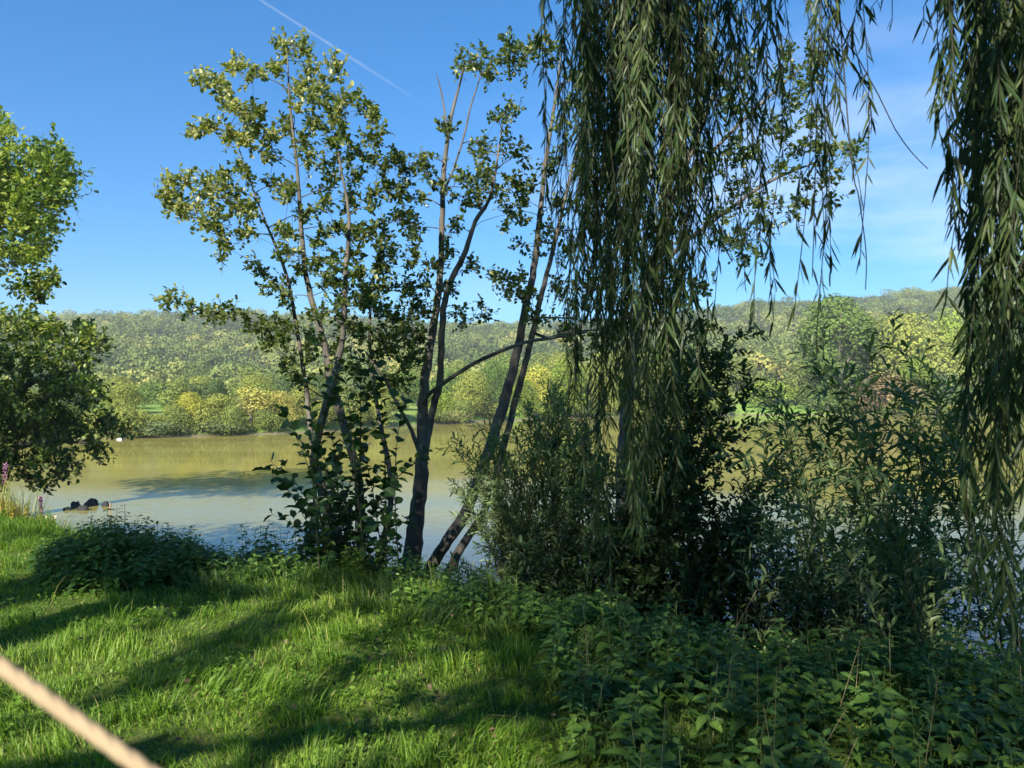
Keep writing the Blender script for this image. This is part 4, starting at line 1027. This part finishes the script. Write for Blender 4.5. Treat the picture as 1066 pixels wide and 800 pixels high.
# second row behind the shore trees
kk = ['round', 'round2', 'loose', 'bush']; cc = ['mid green', 'olive green', 'dark green', 'yellow olive', 'grey-green']
for row, (dd_, off, n_) in enumerate([(16, 16, 26), (34, 26, 26), (60, 36, 26)]):
    for i in range(n_):
        px = -20 + (1110 * (i + rng.uniform(.1, .9))) / n_
        if 715 < px < 835 and row < 2: continue
        if row == 0 and px > 700: continue
        base = np.interp(px, [0, 300, 460, 800, 1066], [457, 450, 441, 428, 428])
        top = base - np.interp(px, [0, 300, 460, 800, 1066], [34, 40, 50, 52, 60]) - off * .62 + rng.uniform(-7, 7)
        col = cc[int(rng.integers(0, 5))]
        e = far_tree(px, top, base, rng.uniform(34, 52), kk[int(rng.integers(0, 4))], col, 'x', dd_ + rng.uniform(-6, 6), name='wood_edge_tree')
        tag(e, f'{col} tree in the wood edge behind the far shore trees', 'tree', f'{col} trees in the far wood edge')

# wooded hillside, one mass
H_ = Acc(); tmpl = [crown_quads(5., 5.5, 9, 300, 1, 100 + k) for k in range(6)]
pts = []
yy_ = 205.0
while yy_ < 760:
    sp = 7.5 + (yy_ - 200) * .008
    xlo, xhi = -.95 * yy_, .95 * yy_
    xx = np.arange(xlo, xhi, sp); xx = xx + rng.uniform(-.45, .45, len(xx)) * sp
    pts.append(np.stack([xx, yy_ + rng.uniform(-.45, .45, len(xx)) * sp], -1)); yy_ += sp * (1.15 if yy_ > 330 else 1.0)
    if yy_ > CREST + 75: break
pts = np.vstack(pts); print('forest crowns', len(pts))
pts = pts[(rng.uniform(0, 1, len(pts)) > .07)]
ti = np.clip(.36 + 1.5 * (fnoise(pts[:, 0] * .012, pts[:, 1] * .012, 91) - .5) + rng.normal(size=len(pts)) * .22 + .25 * np.clip((270 - pts[:, 1]) / 60, 0, 1), 0, 1)
zz = hgt(pts[:, 0], pts[:, 1]); sc = rng.uniform(.6, 1.4, len(pts)) * (.8 + .5 * fnoise(pts[:, 0] * .02, pts[:, 1] * .02, 17)) * np.where(rng.uniform(0, 1, len(pts)) < .1, 1.25, 1); kd = rng.integers(0, 6, len(pts))
for k in range(6):
    ok = kd == k; P0, N0, t0 = tmpl[k]; m = int(ok.sum())
    ang = rng.uniform(0, 6.28, m); ca, sa = np.cos(ang), np.sin(ang)
    def rot(v): return np.stack([v[None, :, 0] * ca[:, None] - v[None, :, 1] * sa[:, None], v[None, :, 0] * sa[:, None] + v[None, :, 1] * ca[:, None], np.broadcast_to(v[None, :, 2], (m, len(v)))], -1)
    Pn = rot(P0) * sc[ok][:, None, None] + np.stack([pts[ok, 0], pts[ok, 1], zz[ok] + 5 * sc[ok]], -1)[:, None]
    Nn = rot(N0).reshape(-1, 3); tt = np.clip(ti[ok][:, None] + (t0[None] - .5) * .35, 0, 1).reshape(-1)
    quads(H_, Pn.reshape(-1, 3), Nn, .47, tt, rng)
tag(H_.build('hillside_forest', M_FOREST), 'dense green woodland covering the long hill beyond the river', 'forest', kind='stuff')

# ------------------------------------------------------------------ contrail, sky, sun
def contrail():
    m, nt, N, L = new_mat('contrail_ice'); out = N.new('ShaderNodeOutputMaterial')
    d = N.new('ShaderNodeBsdfDiffuse'); d.inputs[0].default_value = (.9, .9, .9, 1); tr = N.new('ShaderNodeBsdfTransparent'); tl = N.new('ShaderNodeBsdfTranslucent')
    tl.inputs[0].default_value = (.9, .9, .9, 1)
    ms = N.new('ShaderNodeMixShader'); ms.inputs[0].default_value = .5; L.new(d.outputs[0], ms.inputs[1]); L.new(tl.outputs[0], ms.inputs[2])
    at_ = N.new('ShaderNodeAttribute'); at_.attribute_name = 'tint'
    n = N.new('ShaderNodeTexNoise'); n.inputs['Scale'].default_value = .012; n.inputs['Detail'].default_value = 5; g_ = N.new('ShaderNodeNewGeometry'); L.new(g_.outputs['Position'], n.inputs[0])
    mu = N.new('ShaderNodeMath'); mu.operation = 'MULTIPLY'; L.new(at_.outputs['Fac'], mu.inputs[0]); L.new(n.outputs[0], mu.inputs[1])
    mm = N.new('ShaderNodeMixShader'); L.new(mu.outputs[0], mm.inputs[0]); L.new(tr.outputs[0], mm.inputs[1]); L.new(ms.outputs[0], mm.inputs[2]); L.new(mm.outputs[0], out.inputs[0])
    n_ = 40; a_ = at(258, -8, 7000); b_ = at(440, 108, 9500); t = np.linspace(0, 1, n_)[:, None]; c = a_ + (b_ - a_) * t
    A = Acc(); dn = norm(b_ - a_); sd = norm(np.cross(dn, [0, -.5, 1.])); up = np.cross(sd, dn)
    w = np.linspace(26, 42, n_)[:, None]
    prof = [(-1, 0), (-.55, .25), (0, .35), (.55, .25), (1, 0), (.55, -.25), (0, -.35), (-.55, -.25)]; al = [0, .2, .36, .2, 0, .2, .36, .2]
    ring = np.stack([c + (sd * w * u + up * w * v) for u, v in prof], 1); k = len(prof)
    fade = np.interp(t[:, 0], [0, .1, .6, 1], [.9, 1, .75, 0])
    tint = (np.array(al)[None] * fade[:, None]).reshape(-1)
    i = (np.arange(n_ - 1)[:, None] * k + np.arange(k)[None]).reshape(-1); j = (np.arange(n_ - 1)[:, None] * k + (np.arange(k)[None] + 1) % k).reshape(-1)
    A.grid(ring.reshape(-1, 3), np.stack([i, j, j + k, i + k], -1), tint)
    return tag(A.build('contrail', m), 'thin white aircraft trail slanting across the upper left sky', 'contrail')
contrail()

hm, nt, N, L = new_mat('haze_air'); out = N.new('ShaderNodeOutputMaterial'); pv = N.new('ShaderNodeVolumePrincipled')
pv.inputs['Color'].default_value = (.95, .96, 1, 1); pv.inputs['Density'].default_value = .00034; L.new(pv.outputs[0], out.inputs['Volume'])
A = Acc(); bx = np.array([(x_, y_, z_) for z_ in (-8., 125.) for y_ in (-560., 2600.) for x_ in (-1500., 1500.)])
A.grid(bx, [(0, 2, 3, 1), (4, 5, 7, 6), (0, 1, 5, 4), (2, 6, 7, 3), (0, 4, 6, 2), (1, 3, 7, 5)], .5, 0, False)
tag(A.build('haze', hm), kind='stuff')

w = bpy.data.worlds.new('World'); scene.world = w; w.use_nodes = True
N = w.node_tree.nodes; L = w.node_tree.links; N.clear()
out = N.new('ShaderNodeOutputWorld'); bg = N.new('ShaderNodeBackground'); bg.inputs[1].default_value = .11
sky = N.new('ShaderNodeTexSky'); sky.sky_type = 'NISHITA'; sky.sun_disc = False; sky.sun_elevation = SUN_EL; sky.sun_rotation = SUN_AZ
sky.air_density = 1.0; sky.dust_density = .6; sky.ozone_density = 1.6
hs = N.new('ShaderNodeHueSaturation'); hs.inputs['Saturation'].default_value = 1.3; L.new(sky.outputs[0], hs.inputs['Color'])
gn = N.new('ShaderNodeMix'); gn.data_type = 'RGBA'; gn.blend_type = 'MULTIPLY'; gn.inputs[0].default_value = 1; L.new(hs.outputs[0], gn.inputs[6])
tg = N.new('ShaderNodeTexCoord'); sg = N.new('ShaderNodeSeparateXYZ'); L.new(tg.outputs['Generated'], sg.inputs[0])
mg = N.new('ShaderNodeMapRange'); mg.inputs[1].default_value = .05; mg.inputs[2].default_value = .45; L.new(sg.outputs[2], mg.inputs[0])
cg = N.new('ShaderNodeMix'); cg.data_type = 'RGBA'; cg.inputs[6].default_value = (.215, .48, .7, 1); cg.inputs[7].default_value = (.17, .64, .82, 1); L.new(mg.outputs[0], cg.inputs[0]); L.new(cg.outputs[2], gn.inputs[7])
tc = N.new('ShaderNodeTexCoord'); mp = N.new('ShaderNodeMapping'); mp.inputs['Scale'].default_value = (1.2, 1.2, 5.5); mp.inputs['Rotation'].default_value = (0, .25, 0); L.new(tc.outputs['Generated'], mp.inputs[0])
n1 = N.new('ShaderNodeTexNoise'); n1.inputs['Scale'].default_value = 2.2; n1.inputs['Detail'].default_value = 7; n1.inputs['Roughness'].default_value = .55; L.new(mp.outputs[0], n1.inputs[0])
r = ramp(N, [(0, 0, 0), (.6, .6, .6)], [.45, .75]); L.new(n1.outputs[0], r.inputs[0])
sp = N.new('ShaderNodeSeparateXYZ'); L.new(tc.outputs['Generated'], sp.inputs[0])
mr = N.new('ShaderNodeMapRange'); mr.inputs[1].default_value = -.15; mr.inputs[2].default_value = .35; L.new(sp.outputs[0], mr.inputs[0])
mr2 = N.new('ShaderNodeMapRange'); mr2.inputs[1].default_value = .45; mr2.inputs[2].default_value = .2; L.new(sp.outputs[2], mr2.inputs[0])
mu = N.new('ShaderNodeMath'); mu.operation = 'MULTIPLY'; L.new(mr.outputs[0], mu.inputs[0]); L.new(mr2.outputs[0], mu.inputs[1])
mu2 = N.new('ShaderNodeMath'); mu2.operation = 'MULTIPLY'; L.new(mu.outputs[0], mu2.inputs[0]); L.new(r.outputs[0], mu2.inputs[1])
mx = N.new('ShaderNodeMix'); mx.data_type = 'RGBA'; L.new(mu2.outputs[0], mx.inputs[0]); L.new(gn.outputs[2], mx.inputs[6]); mx.inputs[7].default_value = (5.2, 5.6, 6.2, 1)
L.new(mx.outputs[2], bg.inputs[0]); L.new(bg.outputs[0], out.inputs[0])

sl = bpy.data.lights.new('sun', 'SUN'); sl.energy = 4.9; sl.angle = radians(.53); sl.color = (1, .93, .8)
so = bpy.data.objects.new('sun', sl); COL.objects.link(so)
from mathutils import Vector
so.rotation_euler = Vector(S).to_track_quat('Z', 'Y').to_euler()

for o in COL.objects:
    if '_base' in o: del o['_base']
scene.view_settings.view_transform = 'Standard'; scene.view_settings.look = 'None'
scene.view_settings.gamma = 1; scene.view_settings.exposure = 1.18
cy = scene.cycles
cy.max_bounces = 6; cy.diffuse_bounces = 3; cy.glossy_bounces = 2; cy.transmission_bounces = 3; cy.transparent_max_bounces = 16
cy.use_denoising = True; cy.caustics_reflective = False; cy.caustics_refractive = False
